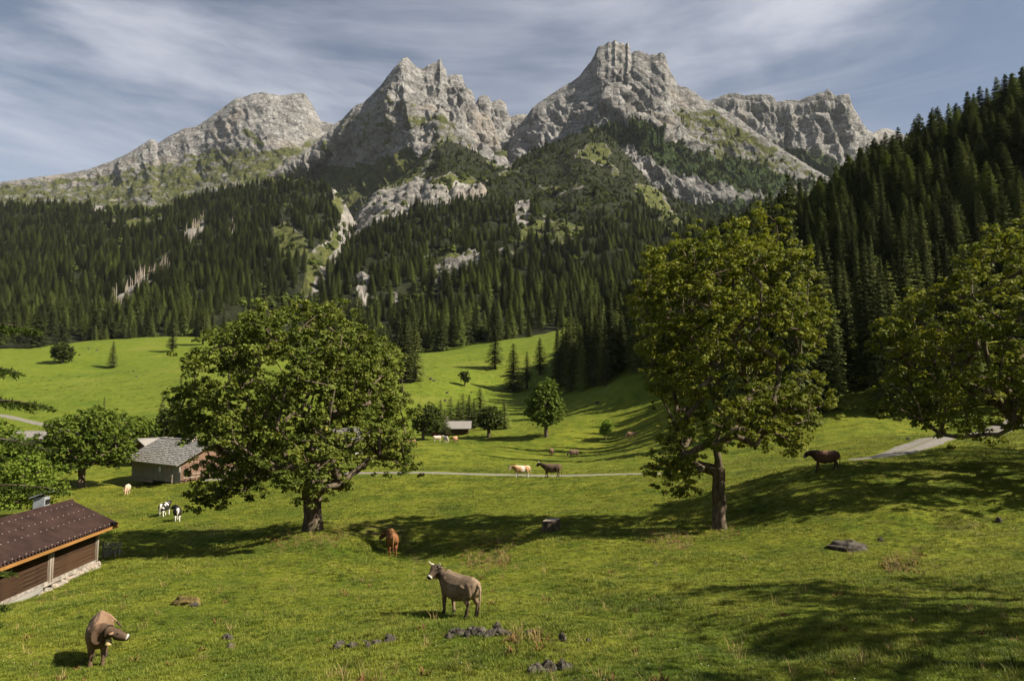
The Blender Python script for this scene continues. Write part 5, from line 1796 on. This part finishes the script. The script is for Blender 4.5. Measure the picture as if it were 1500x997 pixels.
gr = random.Random(12)
k = 0
for n, (cx, cy, Y, sx, sy), lab, grp, (wa, wb) in (
        (14, (535, 958, 18.2, 42, 7), 'dark stone in the left low heap of stones at the bottom of the pasture', 'stones of the left low heap', (0.10, 0.30)),
        (22, (700, 945, 18.6, 40, 9), 'dark stone in the heap of stones below the horned grey brown cow', 'stones of the heap below the horned cow', (0.12, 0.34)),
        (11, (806, 988, 15.4, 26, 9), 'lichen spotted grey stone in the heap at the bottom edge of the frame', 'stones of the heap at the bottom edge', (0.14, 0.36))):
    for q in range(n):
        px_, py_ = cx + sx * (2 * q / (n - 1) - 1) + gr.uniform(-4, 4), cy + gr.uniform(-sy, sy)
        w = gr.uniform(wa, wb)
        rock(gp(px_, py_, Y + gr.uniform(-.25, .25)), w, w * gr.uniform(.7, 1.1), w * gr.uniform(.35, .8), lab, grp, k); k += 1
for px_, py_, Y, w, h, lab in ((728, 936, 19.0, 0.36, 0.30, 'dark upright block topping the stone heap below the horned cow'), (570, 952, 18.4, 0.28, 0.20, 'small upright dark stone at right end of the left stone heap'),
                               (776, 945, 18.6, 0.34, 0.14, 'flat dark stone beside the yellow weeds right of the stone heap'), (824, 958, 17.7, 0.24, 0.22, 'small upright stone alone near the bottom middle of the pasture'),
                               (333, 934, 19.8, 0.32, 0.22, 'small pale stone alone on the sunlit lower left pasture'), (337, 950, 19.0, 0.22, 0.12, 'smallest stone just below the pale stone on the lower left pasture'),
                               (1243, 803, 33, 1.7, 0.42, 'broad flat grey boulder half sunk in the sunlit turf at right'), (1463, 763, 36.5, 0.42, 0.32, 'small rounded reddish stone right of the dark turf mound'),
                               (960, 815, 32, 0.22, 0.16, 'small stone in the turf below the tall maple'), (1290, 795, 34, 0.3, 0.2, 'little stone right behind the broad flat boulder'),
                               (862, 958, 17.5, 0.18, 0.1, 'tiny grey stone in the shaded grass at bottom right of centre'), (1330, 640, 84, 0.5, 0.35, 'pale stone at the bend of the gravel track')):
    rock(gp(px_, py_, Y), w, w * .75, h, lab, None, k); k += 1
rock(gp(272, 890, 24.5), 0.95, 0.6, 0.34, 'mossy boulder with orange lichen in the lower left pasture', None, 70, M['mossy'])
rock(gp(285, 893, 24.2), 0.4, 0.3, 0.16, 'small stone leaning on the mossy orange boulder', None, 71)
for q, (px_, py_, Y, w) in enumerate(((303, 520, 370, 2.4), (308, 516, 380, 3.0), (195, 545, 330, 1.0), (200, 556, 310, 1.1), (631, 553, 268, 1.6), (636, 556, 262, 1.2), (690, 568, 252, 1.0), (655, 575, 245, 1.1), (875, 582, 186, 1.3), (652, 582, 235, 1.2), (142, 512, 395, 1.6), (130, 508, 400, 1.4))):
    rock(gp(px_, py_, Y), w, w * .8, w * .6, ('pale boulder at the left edge of the big maple, right one on the far pasture', 'pale boulder on the upper far left pasture by the maple crown', 'small pale stone on the far left pasture', 'lower small pale stone on the far left pasture', 'pale stone at the left edge of the middle pasture',
         'lower pale stone at the left edge of the middle pasture', 'small stone below the crooked tree', 'stone at lower left of the middle pasture', 'dark stone on the grassy knoll', 'stone low on the middle pasture above the hut', 'pale stone at the top edge of the far left pasture', 'leftmost pale stone at the top edge of the far left pasture')[q], None, 80 + q)

# ------------------------------------------------------------------ cattle
def m_coat(name):
    t = NT(name, 0.75, 0.15)
    n = t.noise(t.mapping(t.objco(), (6, 14, 5)), 3.0, 6, 0.7); n2 = t.noise(t.objco(), 3.2, 4, 0.6)
    c = t.mix(1.0, t.attr('coat', 'Color'), t.mix(t.rng(n, 0.3, 0.7), (0.70, 0.70, 0.70), (1.25, 1.25, 1.25)), 'MULTIPLY')
    c = t.mix(t.rng(n2, 0.5, 0.72, 0, 0.35), c, (0.05, 0.035, 0.024))
    t.color(c); t.bump(n, 0.12, 0.02)
    return t.m


M['coat'] = m_coat('cow_coat')
M['horn'] = plain('pale_horn', (0.62, 0.57, 0.47), 0.5, 0.1)
M['eye'] = plain('dark_eye', (0.01, 0.008, 0.006), 0.15, 0.0, spec=0.6)
M['leather'] = plain('dark_leather_strap', (0.03, 0.02, 0.014), 0.6, 0.2)
M['brass'] = plain('brass_bell', (0.45, 0.32, 0.14), 0.35, 0.15, spec=0.6)


def cow(label, pos, rz, scale=1.0, poll=(1.12, 0, 1.42), muzz=(1.50, 0, 1.12), stride=(0, 0, 0, 0), tail='down', base=(0.15, 0.10, 0.065), dark=None, pale=None, patches=None, ring=True, horns=False, bell=False, voxel=0.035, ears=True):
    """stride: forward shift of the feet (front left, front right, hind left, hind right)."""
    dark = dark or tuple(0.45 * c for c in base); pale = pale or tuple(min(1, 1.7 * c) for c in base)
    M4 = Matrix.Translation(pos) @ Matrix.Rotation(rz, 4, 'Z')
    def gz(x, y):
        w = M4 @ Vector((x * scale, y * scale, 0))
        return (float(ground_z(w.x, w.y)) - pos.z) / scale
    P, Mz = Vector(poll), Vector(muzz)
    mb = MB()
    # trunk: sections along the spine (x, centre z, half width, half height)
    sec = [(-1.00, 1.16, .07, .12), (-0.95, 1.11, .20, .23), (-0.80, 1.04, .29, .335), (-0.60, 1.00, .31, .375), (-0.30, 0.945, .35, .42), (0.0, 0.92, .385, .455), (0.28, 0.945, .36, .445), (0.5, 0.99, .305, .42),
           (0.70, 1.03, .24, .35), (0.84, 1.06, .17, .25)]
    n = 16; V = []
    for (x, zc, ry, rz_) in sec:
        for q in range(n):
            a = 2 * math.pi * q / n
            cy, cz = math.cos(a), math.sin(a)
            yy = ry * math.copysign(abs(cy) ** 0.85, cy); zz = rz_ * math.copysign(abs(cz) ** 0.9, cz)
            if cz > 0.6: yy *= 0.80
            V.append((x, yy, zc + zz))
    Fq = [(r * n + q, r * n + (q + 1) % n, (r + 1) * n + (q + 1) % n, (r + 1) * n + q) for r in range(len(sec) - 1) for q in range(n)]
    Fq = [tuple(reversed(f)) for f in Fq]
    Fq += [tuple(range(n)), tuple(range((len(sec) - 1) * n + n - 1, (len(sec) - 1) * n - 1, -1))]
    mb.add(V, Fq)
    # withers, hip bones
    mb.tube([(-0.78, 0, 1.34), (-0.2, 0, 1.325), (0.3, 0, 1.33), (0.62, 0, 1.36)], [.08, .07, .08, .10], 8)
    for s in (-1, 1):
        mb.ball((0.44, s * .245, 0.98), (.17, .085, .27), 10, 8)
        mb.ball((-0.74, s * .22, 0.98), (.19, .105, .27), 10, 8)
    # neck and head
    b0 = Vector((0.55, 0, 1.10)); fwd = (Mz - P).normalized()
    back = P - fwd * 0.02
    mid = (b0 + back) / 2 + Vector((0.03, 0, -0.06 if P.z > 1.3 else 0.06))
    mb.tube([b0, (b0 * .6 + mid * .4), mid, (mid * .45 + back * .55), back + fwd * .06], [(.24, .34), (.215, .29), (.17, .215), (.145, .18), (.125, .14)], 12)
    # dewlap
    mb.tube([(0.72, 0, 0.86), (mid + Vector((0.02, 0, -.22))), (back * .8 + mid * .2 + Vector((0, 0, -.16)))], [.07, .06, .05], 8)
    hl = (Mz - P).length
    H = lambda t, up=0.0: P + fwd * (hl * t) + hup * up
    side = fwd.cross(Vector((0, 0, 1)))
    side = side.normalized() if side.length > 0.15 else Vector((0, 1, 0))
    hup = side.cross(fwd).normalized()
    mb.tube([H(-.10, 0), H(0.05, .01), H(.28, .005), H(.5, -.015), H(.75, -.015), H(.92, -.01), H(1.04, -.015)], [(.085, .095), (.13, .14), (.14, .16), (.115, .14), (.098, .112), (.105, .10), (.082, .072)], 12)
    mb.tube([H(.22, -.11), H(.6, -.10), H(.9, -.07)], [.085, .07, .06], 8)   # jaw
    # legs
    feet = []
    for (sx, sy, fr) in ((0.50, .17, 1), (0.50, -.17, 1), (-0.66, .18, 0), (-0.66, -.18, 0)):
        st = stride[(0 if fr else 2) + (0 if sy > 0 else 1)]
        if fr:
            fx = sx + 0.02 + st; fz = gz(fx, sy)
            pts = [(sx - .02, sy * .9, 1.02), (sx - .02, sy * 1.05, .80), (sx + .02 + .35 * st, sy, .60), (sx + .03 + .62 * st, sy, .42 + fz * .5), (sx + .02 + .85 * st, sy, .24 + fz), (fx, sy, .12 + fz), (fx + .03, sy, .05 + fz), (fx + .05, sy, fz - .06)]
            rd = [(.15, .20), (.13, .165), .095, (.076, .080), .055, .062, .066, .070]
        else:
            fx = sx - .02 + st; fz = gz(fx, sy)
            pts = [(sx + .02, sy * .85, 1.10), (sx + .06, sy * 1.0, .88), (sx + .06 + .2 * st, sy * 1.05, .70), (sx - .08 + .55 * st, sy, .50 + fz * .5), (sx - .06 + .75 * st, sy, .30 + fz), (fx, sy, .12 + fz), (fx + .03, sy, .05 + fz), (fx + .06, sy, fz - .06)]
            rd = [(.19, .27), (.17, .245), (.12, .16), (.072, .095), .058, .062, .066, .070]
        mb.tube(pts, rd, 10); feet.append((fx, sy, fz))
    mb.ball((-0.40, 0, 0.64), (.17, .14, .13), 10, 7)
    tmp = mb.build('cow_shape', M['coat'])
    r = tmp.modifiers.new('r', 'REMESH'); r.mode = 'VOXEL'; r.voxel_size = voxel; r.use_smooth_shade = True
    sm = tmp.modifiers.new('s', 'SMOOTH'); sm.factor = 0.5; sm.iterations = 4
    dg = bpy.context.evaluated_depsgraph_get()
    me = bpy.data.meshes.new_from_object(tmp.evaluated_get(dg))
    old = tmp.data
    bpy.data.objects.remove(tmp); bpy.data.meshes.remove(old)
    me.name = 'cow'
    co = np.empty(len(me.vertices) * 3, np.float32); me.vertices.foreach_get('co', co); co = co.reshape(-1, 3)
    c = np.tile(np.array(base), (len(co), 1))
    def blend(mask, colr):
        nonlocal c
        c = c * (1 - mask[:, None]) + np.array(colr) * mask[:, None]
    nz = fbm(co * 2.3 + 4, 3)
    blend(0.75 * smooth(co[:, 2] + .08 * nz, 1.16, 1.36) * (co[:, 0] < .7), pale)
    blend(0.6 * smooth(-co[:, 2] + .1 * nz, -0.72, -0.50) * (np.abs(co[:, 0]) < 0.42), pale)
    blend(0.75 * smooth(0.62 - co[:, 2] + .1 * nz, 0, .2) * (np.abs(co[:, 0] - .05) > .45), dark if ring else base)
    blend(0.75 * smooth(co[:, 0] + .15 * nz, 0.55, 0.9), dark)
    seg = np.array(P) - np.array(b0); tt_ = np.clip(((co - np.array(b0)) @ seg) / (seg @ seg), 0, 1)
    dn = np.linalg.norm(co - np.array(b0) - tt_[:, None] * seg, axis=1)
    blend(0.65 * smooth(tt_, 0.2, 0.6) * smooth(0.40 - dn, 0, .15), dark)
    blend(0.55 * smooth(-co[:, 0], 0.80, 0.95) * smooth(co[:, 2], 0.6, 0.8), pale)
    blend(0.45 * smooth(0.17 - np.abs(co[:, 2] - 0.98 - 0.25 * nz) * 0.6, 0, .1) * smooth(0.3 - np.abs(co[:, 0] + 0.05), 0, .2), pale)
    blend(0.9 * smooth(0.085 - co[:, 2], 0, .02), (0.03, 0.025, 0.02))
    ht = ((co - np.array(P)) @ np.array(fwd)) / hl
    ishead = (np.linalg.norm(co - np.array(P + fwd * hl * .5), axis=1) < hl * 0.62) & (ht > 0.0)
    blend(ishead * 0.55 * (1 - smooth(ht, .55, .8)), dark)
    if ring:
        blend(ishead * smooth(ht, .84, .90) * 0.95, (0.62, 0.56, 0.48)); blend(ishead * smooth(ht, .93, .98), (0.02, 0.018, 0.017))
    if patches == 'pied':
        pn = fbm(co * np.array([1.1, 1.3, 1.1]) + 31.0 + 3.1 * rz, 2)
        blend(smooth(pn, 0.34, 0.38), (0.70, 0.67, 0.62)); blend(smooth(0.62 - co[:, 2], -.02, .05), (0.72, 0.68, 0.62))
        blend((ishead | (co[:, 0] > .95)) * 1.0, (0.02, 0.018, 0.017))
        blend(smooth(-co[:, 0], 0.80, 0.9) * (np.abs(co[:, 1]) < .12), (0.70, 0.67, 0.62))
    if patches == 'white':
        pn = fbm(co * 1.3 + 12.0, 2)
        blend(smooth(pn, 0.10, 0.18), (0.60, 0.53, 0.44)); blend(ishead * 0.7, (0.55, 0.46, 0.36)); blend(smooth(0.6 - co[:, 2], 0, .1), (0.62, 0.57, 0.5))
    c *= (1 + 0.18 * nz)[:, None]
    a = me.attributes.new('coat', 'FLOAT_COLOR', 'POINT')
    cc = np.ones((len(co), 4), np.float32); cc[:, :3] = np.clip(c, 0, 1); a.data.foreach_set('color', cc.ravel())
    if len(me.materials) == 0: me.materials.append(M['coat'])
    o = obj('cow', me); tag(o, label, 'cow', 'cattle grazing on the pasture')
    o.location = pos; o.rotation_euler = (0, 0, rz); o.scale = (scale,) * 3
    def coatc(name, mbx, colr):
        m2 = mbx.mesh(name, True)
        a2 = m2.attributes.new('coat', 'FLOAT_COLOR', 'POINT')
        a2.data.foreach_set('color', np.tile(np.array(tuple(colr) + (1,), np.float32), len(m2.vertices)))
        return obj(name, m2, M['coat'], o)
    pied = patches == 'pied'
    # tail
    tb = Vector((-0.98, 0, 1.20)); tm = MB(); tu = MB()
    if tail == 'flick':
        path = [tb, (-1.06, .10, 1.22), (-1.09, .24, 1.12), (-1.07, .36, .99), (-1.03, .44, .90)]
    elif tail == 'out':
        path = [tb, (-1.10, 0, 1.12), (-1.14, .02, .85), (-1.12, .03, .6), (-1.08, .03, .42)]
    else:
        path = [tb, (-1.06, 0, 1.12), (-1.07, .01, .9), (-1.06, .02, .65), (-1.05, .02, .5)]
    tm.tube(path, [.055, .045, .034, .028, .026], 7); tl = coatc('tail', tm, (0.6, 0.55, 0.5) if pied else pale)
    e = Vector(path[-1]); dv = (e - Vector(path[-2])).normalized()
    tu.tube([e - dv * .03, e + dv * .10, e + dv * .26], [.022, .045, .008], 7); tf = coatc('tail_tuft', tu, (0.6, 0.55, 0.5) if pied else dark); tf.parent = tl
    for s in (-1, 1):
        em = MB()
        root = H(.06, .05) + side * s * .11
        tip = root + side * s * .17 - hup * .035 - fwd * .05
        em.tube([root, root * .6 + tip * .4, root * .25 + tip * .75, tip], [(.03, .03), (.06, .022), (.055, .018), (.012, .008)], 8)
        coatc('ear', em, tuple(1.5 * x for x in (base if not pied else (0.02, .018, .017))))
        ey = MB(); ey.ball(H(.33, .055) + side * s * .13, .026, 8, 6); ey.build('eye', M['eye'], o, True)
        if horns:
            hm = MB(); r0 = H(-.02, .10) + side * s * .09
            hm.tube([r0, r0 + side * s * .09 + hup * .01, r0 + side * s * .155 + hup * .07, r0 + side * s * .165 + hup * .15], [.028, .023, .016, .005], 8)
            hm.build('horn', M['horn'], o, True)
    if bell:
        ctr = mid * .35 + back * .65
        ax = (back - mid).normalized()
        u = ax.cross(Vector((0, 1, 0.2))).normalized(); v = ax.cross(u)
        st = MB(); pts = [ctr + u * .205 * math.cos(a) + v * .165 * math.sin(a) for a in [2 * math.pi * q / 18 for q in range(19)]]
        st.tube(pts, [.026] * 19, 6); col_ = st.build('collar', M['leather'], o, True)
        low = min(pts, key=lambda p: p.z)
        bm_ = MB(); bm_.tube([low + Vector((0, 0, .0)), low - Vector((0, 0, .05)), low - Vector((0, 0, .17)), low - Vector((0, 0, .20))], [.05, .075, .10, .115], 12)
        bm_.build('bell', M['brass'], o, True)
    return o


BROWN = (0.165, 0.105, 0.066)
cow('brown cow with collar and bell turning its head in the lower left corner', gp(143, 969, 18.3), R(-63), 0.82, (0.92, 0.40, 1.14), (0.98, 0.86, 0.94), (0.04, -0.06, 0, .05), 'flick', (0.175, 0.108, 0.064), dark=(0.070, .044, .028), pale=(0.25, 0.16, 0.10), bell=True, voxel=0.024)
cow('horned grey brown cow standing broadside and looking back in the centre foreground', gp(671, 900, 21.5), R(135), 0.89, (0.98, 0.18, 1.48), (0.90, 0.58, 1.19), (0.02, -.10, .06, -.06), 'out', (0.150, 0.103, 0.064), dark=(0.050, .034, .023), pale=(0.25, 0.18, 0.118), horns=True, bell=True, voxel=0.024)
cow('reddish brown cow seen from behind below the big left maple', gp(574, 813, 42), R(104), 1.0, (1.12, .38, 1.05), (1.25, .68, .72), (0, .1, .05, -.05), 'down', (0.165, 0.066, 0.024), dark=(0.10, 0.042, .017), pale=(0.21, 0.10, 0.045), ring=False, voxel=0.03)
cow('tan and white cow walking left along the gravel path', gp(764, 697, 82), R(184), 1.02, (1.25, 0, 1.28), (1.55, .05, .92), (.12, -.12, -.1, .1), 'down', (0.40, 0.22, 0.10), pale=(.55, .42, .28), ring=False, patches='white', voxel=0.045)
cow('dark brown cow standing on the gravel path facing left', gp(808, 691, 82), R(166), 1.15, (1.25, .05, 1.42), (1.62, .12, 1.12), (.05, -.08, .08, -.05), 'down', (0.075, 0.048, 0.032), horns=True, voxel=0.045)
GZ = ((1.18, 0, .72), (1.34, .03, .22))
cow('left of the two small brown cows grazing on the middle meadow', gp(808, 661, 138), R(75), 1.1, *GZ, (0, .08, 0, -.05), 'down', (0.095, 0.058, 0.038), voxel=0.05)
cow('right of the two small brown cows grazing on the middle meadow', gp(840, 661, 136), R(205), 1.1, *GZ, (.05, -.08, 0, .08), 'down', (0.085, 0.055, 0.036), voxel=0.05)
cow('fawn cow grazing far off left of the tall maple', gp(925, 644, 150), R(192), 1.1, *GZ, (.06, -.06, .04, -.04), 'down', (0.20, 0.125, 0.075), voxel=0.05)
cow('white cow grazing in front of the distant log hut', gp(653, 648, 154), R(-62), 1.05, *GZ, (0, .06, 0, 0), 'down', (0.44, 0.38, 0.31), dark=(.36, .30, .25), pale=(.5, .45, .38), ring=False, voxel=0.05)
cow('light brown cow right of the white cow before the distant log hut', gp(667, 647, 155), R(70), 1.05, *GZ, (0, .06, 0, 0), 'down', (0.27, 0.15, 0.09), voxel=0.05)
cow('pinkish white cow nearest the red fence of the distant log hut', gp(641, 644, 160), R(15), 1.0, (1.2, 0, 1.4), (1.6, 0, 1.1), (0, .06, 0, 0), 'down', (0.50, 0.36, 0.28), patches='white', ring=False, voxel=0.05)
cow('brown cow at the right fringe of the big left maple crown', gp(601, 655, 140), R(178), 1.05, *GZ, (0, .06, 0, 0), 'down', (0.24, 0.13, 0.08), voxel=0.05)
cow('dark brown cow walking left below the bend of the gravel track', gp(1209, 690, 50), R(181), 1.02, (1.22, 0, 1.22), (1.52, .02, .92), (.20, -.20, .16, -.34), 'down', (0.105, 0.055, 0.036), dark=(.045, .03, .022), pale=(.15, .085, .055), voxel=0.03)
cow('left cow of the black and white pair by the big left maple, seen from behind', gp(241, 760, 65), R(92), 0.9, (1.2, .05, 1.32), (1.55, .15, 1.02), (0, .06, .04, -.04), 'down', (0.022, 0.020, 0.019), dark=(.02, .018, .017), pale=(.025, .022, .02), patches='pied', ring=False, voxel=0.035)
cow('right cow of the black and white pair by the big left maple, head turned left', gp(259, 769, 61.5), R(118), 0.92, (1.15, .2, 1.30), (1.38, .52, 1.02), (0, .06, .04, -.04), 'down', (0.022, 0.020, 0.019), dark=(.02, .018, .017), pale=(.025, .022, .02), patches='pied', ring=False, voxel=0.035)
cow('cream coloured young cow grazing below the shingled barn', gp(186, 723, 88), R(-72), 0.9, *GZ, (0, .06, 0, 0), 'down', (0.52, 0.38, 0.26), dark=(.4, .27, .17), pale=(.6, .5, .38), ring=False, voxel=0.045)

# ------------------------------------------------------------------ grass and weeds
def tuft_mesh(name, seed, n, spread, h0, h1, wid, bend, m):
    g = np.random.default_rng(seed)
    V, Fc = [], []
    nv = 0
    for k in range(n):
        a = g.uniform(0, 6.283); r = spread * math.sqrt(g.random())
        x, y = r * math.cos(a), r * math.sin(a)
        h = g.uniform(h0, h1); b = bend * h * g.uniform(.4, 1.3); d = a + g.normal(0, 1.0)
        pr = d + 1.57 + g.normal(0, .5); w = wid * g.uniform(.6, 1.3)
        px_, py_ = math.cos(pr) * w / 2, math.sin(pr) * w / 2
        mx, my = x + math.cos(d) * b * .35, y + math.sin(d) * b * .35
        V += [(x - px_, y - py_, -.02), (x + px_, y + py_, -.02), (mx + px_ * .8, my + py_ * .8, h * .6), (mx - px_ * .8, my - py_ * .8, h * .6), (x + math.cos(d) * b, y + math.sin(d) * b, h)]
        Fc.append((nv, nv + 1, nv + 2)); Fc.append((nv, nv + 2, nv + 3)); Fc.append((nv + 3, nv + 2, nv + 4)); nv += 5
    me = mesh_arrays(name, np.array(V), np.array(Fc), smooth_shade=False)
    me.materials.append(m)
    return me


gg = np.random.default_rng(99)


def field(n, y0, y1, power=1.0, margin=0.06):
    """n random spots on the meadow between two distances inside the width of the view."""
    t = gg.random(n)
    Y = (y0 ** (1 - power) + t * (y1 ** (1 - power) - y0 ** (1 - power))) ** (1 / (1 - power)) if power != 1 else y0 * (y1 / y0) ** t
    X = gg.uniform(-0.75 - margin, 0.75 + margin, n) * Y
    Z = ground_z(X, Y)
    return np.stack([X, Y, Z], -1)


P = field(150000, 11.5, 95, 0.9)
rm = road_mask(P[:, 0], P[:, 1])
cl = fbm(P / np.array([1.6, 1.6, 9]), 3); cl2 = fbm(P / np.array([5.5, 5.5, 9]) + 7, 2)
keep = (rm < 0.2) & (gg.random(len(P)) < np.clip(0.62 + 1.1 * cl, 0.12, 1))
P, cl, cl2 = P[keep], cl[keep], cl2[keep]
d = P[:, 1]
scl = gg.uniform(0.5, 1.1, len(P)) * np.interp(d, [12, 30, 95], [0.68, 1.05, 2.4]) * (1 + 0.6 * np.clip(cl2, -.5, .8))
TG = [template('grass_tuft_%s' % 'abc'[k], tuft_mesh('grass_tuft', 200 + k, 26, 0.15, 0.035, (0.09, 0.12, 0.08)[k], 0.013, 0.9, M['tuft']), None) for k in range(3)]
so = scatter('meadow_grass', P, scl, gg.uniform(0, 6.28, len(P)), gg.integers(0, 3, len(P)), TG, zs=gg.uniform(0.7, 1.25, len(P)))
tag(so, 'short grazed grass of the near pasture', 'grass')

P = field(70000, 88, 330, 1.1)
px, py = project(P)
cl = fbm(P / np.array([7.0, 7.0, 20]), 4, 0.6)
keep = (road_mask(P[:, 0], P[:, 1]) < 0.1) & (polymask(px, py, FOREST, 1) < 0.5) & (gg.random(len(P)) < np.clip(0.25 + 1.6 * cl, 0.03, 1))
P = P[keep]
so = scatter('pasture_tussocks', P, gg.uniform(1.6, 4.2, len(P)) * np.interp(P[:, 1], [90, 330], [0.8, 1.6]), gg.uniform(0, 6.28, len(P)), gg.integers(0, 3, len(P)), TG, zs=gg.uniform(0.4, 0.9, len(P)))
tag(so, 'coarser tussocks mottling the far pastures', 'grass')

# rank grass along the wet hollows and in the shade
P = field(60000, 11.5, 70, 0.9)
px, py = project(P)
lm = np.zeros(len(P))
for poly, s in (([(800, 848), (900, 868), (1000, 890), (1100, 905), (1160, 938), (1300, 955), (1500, 965), (1500, 985), (1250, 985), (1050, 945), (900, 905), (800, 870)], 0.30),
                ([(640, 985), (700, 950), (800, 960), (850, 990)], 0.35), ([(540, 905), (600, 900), (600, 930), (540, 930)], 0.5), ([(1000, 840), (1500, 815), (1500, 930), (1100, 930)], 0.04),
                ([(680, 785), (750, 785), (745, 815), (680, 815)], 0.5), ([(880, 735), (1010, 735), (1010, 770), (880, 770)], 0.2), ([(1380, 755), (1450, 750), (1440, 775), (1380, 778)], 0.5), ([(460, 775), (620, 770), (640, 820), (560, 820)], 0.25)):
    lm = np.maximum(lm, s * polymask(px, py, poly, 18))
keep = gg.random(len(P)) < np.maximum(lm * np.clip(0.6 + 1.2 * fbm(P / 1.3, 3), 0, 1), 0.012)
P = P[keep]
TD = [template('rank_tuft_%s' % 'ab'[k], tuft_mesh('rank_tuft', 220 + k, 34, 0.16, 0.10, 0.30, 0.014, 0.75, M['tuft_dark']), None) for k in range(2)]
so = scatter('rank_grass', P, gg.uniform(0.30, 0.80, len(P)), gg.uniform(0, 6.28, len(P)), gg.integers(0, 2, len(P)), TD)
tag(so, 'taller dark tufts of rank grass along the damp hollow', 'grass')

# dry stalks and rusty dock leaves
P = field(60000, 11.5, 60, 0.9)
px, py = project(P)
lm = np.zeros(len(P))
for poly, s in (([(675, 795), (760, 790), (740, 835), (680, 830)], 0.45), ([(930, 775), (1030, 780), (1010, 805), (950, 800)], 0.35), ([(1040, 768), (1075, 770), (1080, 788), (1035, 786)], 0.4), ([(395, 785), (520, 780), (500, 800), (390, 805)], 0.25),
                ([(740, 930), (790, 925), (800, 950), (740, 950)], 0.3), ([(480, 985), (540, 975), (560, 997), (480, 997)], 0.15), ([(1290, 815), (1350, 810), (1345, 838), (1300, 838)], 0.4)):
    lm = np.maximum(lm, s * polymask(px, py, poly, 10))
keep = gg.random(len(P)) < np.maximum(lm, 0.006)
P = P[keep]
TW = [template('dry_tuft', tuft_mesh('dry_tuft', 230, 16, 0.14, 0.10, 0.36, 0.012, 0.5, M['dry']), None), template('dock_tuft', tuft_mesh('dock_tuft', 231, 14, 0.14, 0.05, 0.20, 0.045, 1.0, M['dock']), None)]
so = scatter('dry_weeds', P, gg.uniform(0.4, 1.05, len(P)), gg.uniform(0, 6.28, len(P)), (gg.random(len(P)) < 0.45).astype(int), TW)
tag(so, 'dry stalks and rusty dock leaves between the tufts', 'weeds')

# small white flowers
mb = MB()
for a in range(5):
    th = a * 1.2566
    mb.add([(0, 0, 0.06), (0.014 * math.cos(th - .4), 0.014 * math.sin(th - .4), .064), (0.02 * math.cos(th), .02 * math.sin(th), .066), (0.014 * math.cos(th + .4), 0.014 * math.sin(th + .4), .064)], [(0, 1, 2, 3)])
TF = [template('flower', mb.mesh('flower'), M['petal'])]
P = field(1500, 12, 48, 0.9)
so = scatter('white_flowers', P, gg.uniform(0.35, 0.8, len(P)), gg.uniform(0, 6.28, len(P)), np.zeros(len(P), int), TF)
tag(so, 'tiny white flowers scattered through the turf', 'flowers')

# ------------------------------------------------------------------ air
def haze():
    mb = MB(); mb.box((0, 0, 0), (9600, 9600, 1270))
    t = bpy.data.materials.new('valley_air'); t.use_nodes = True
    nt = t.node_tree; nt.nodes.clear()
    out = nt.nodes.new('ShaderNodeOutputMaterial'); v = nt.nodes.new('ShaderNodeVolumePrincipled')
    v.inputs['Color'].default_value = (0.86, 0.92, 1.0, 1)
    v.inputs['Density'].default_value = 0.000016
    v.inputs['Anisotropy'].default_value = 0.0
    nt.links.new(v.outputs[0], out.inputs['Volume'])
    o = mb.build('haze', t, kind='stuff')
    o.location = (0, 0, 593)
    tag(o, 'thin pale mountain air filling the whole valley', 'haze')


haze()
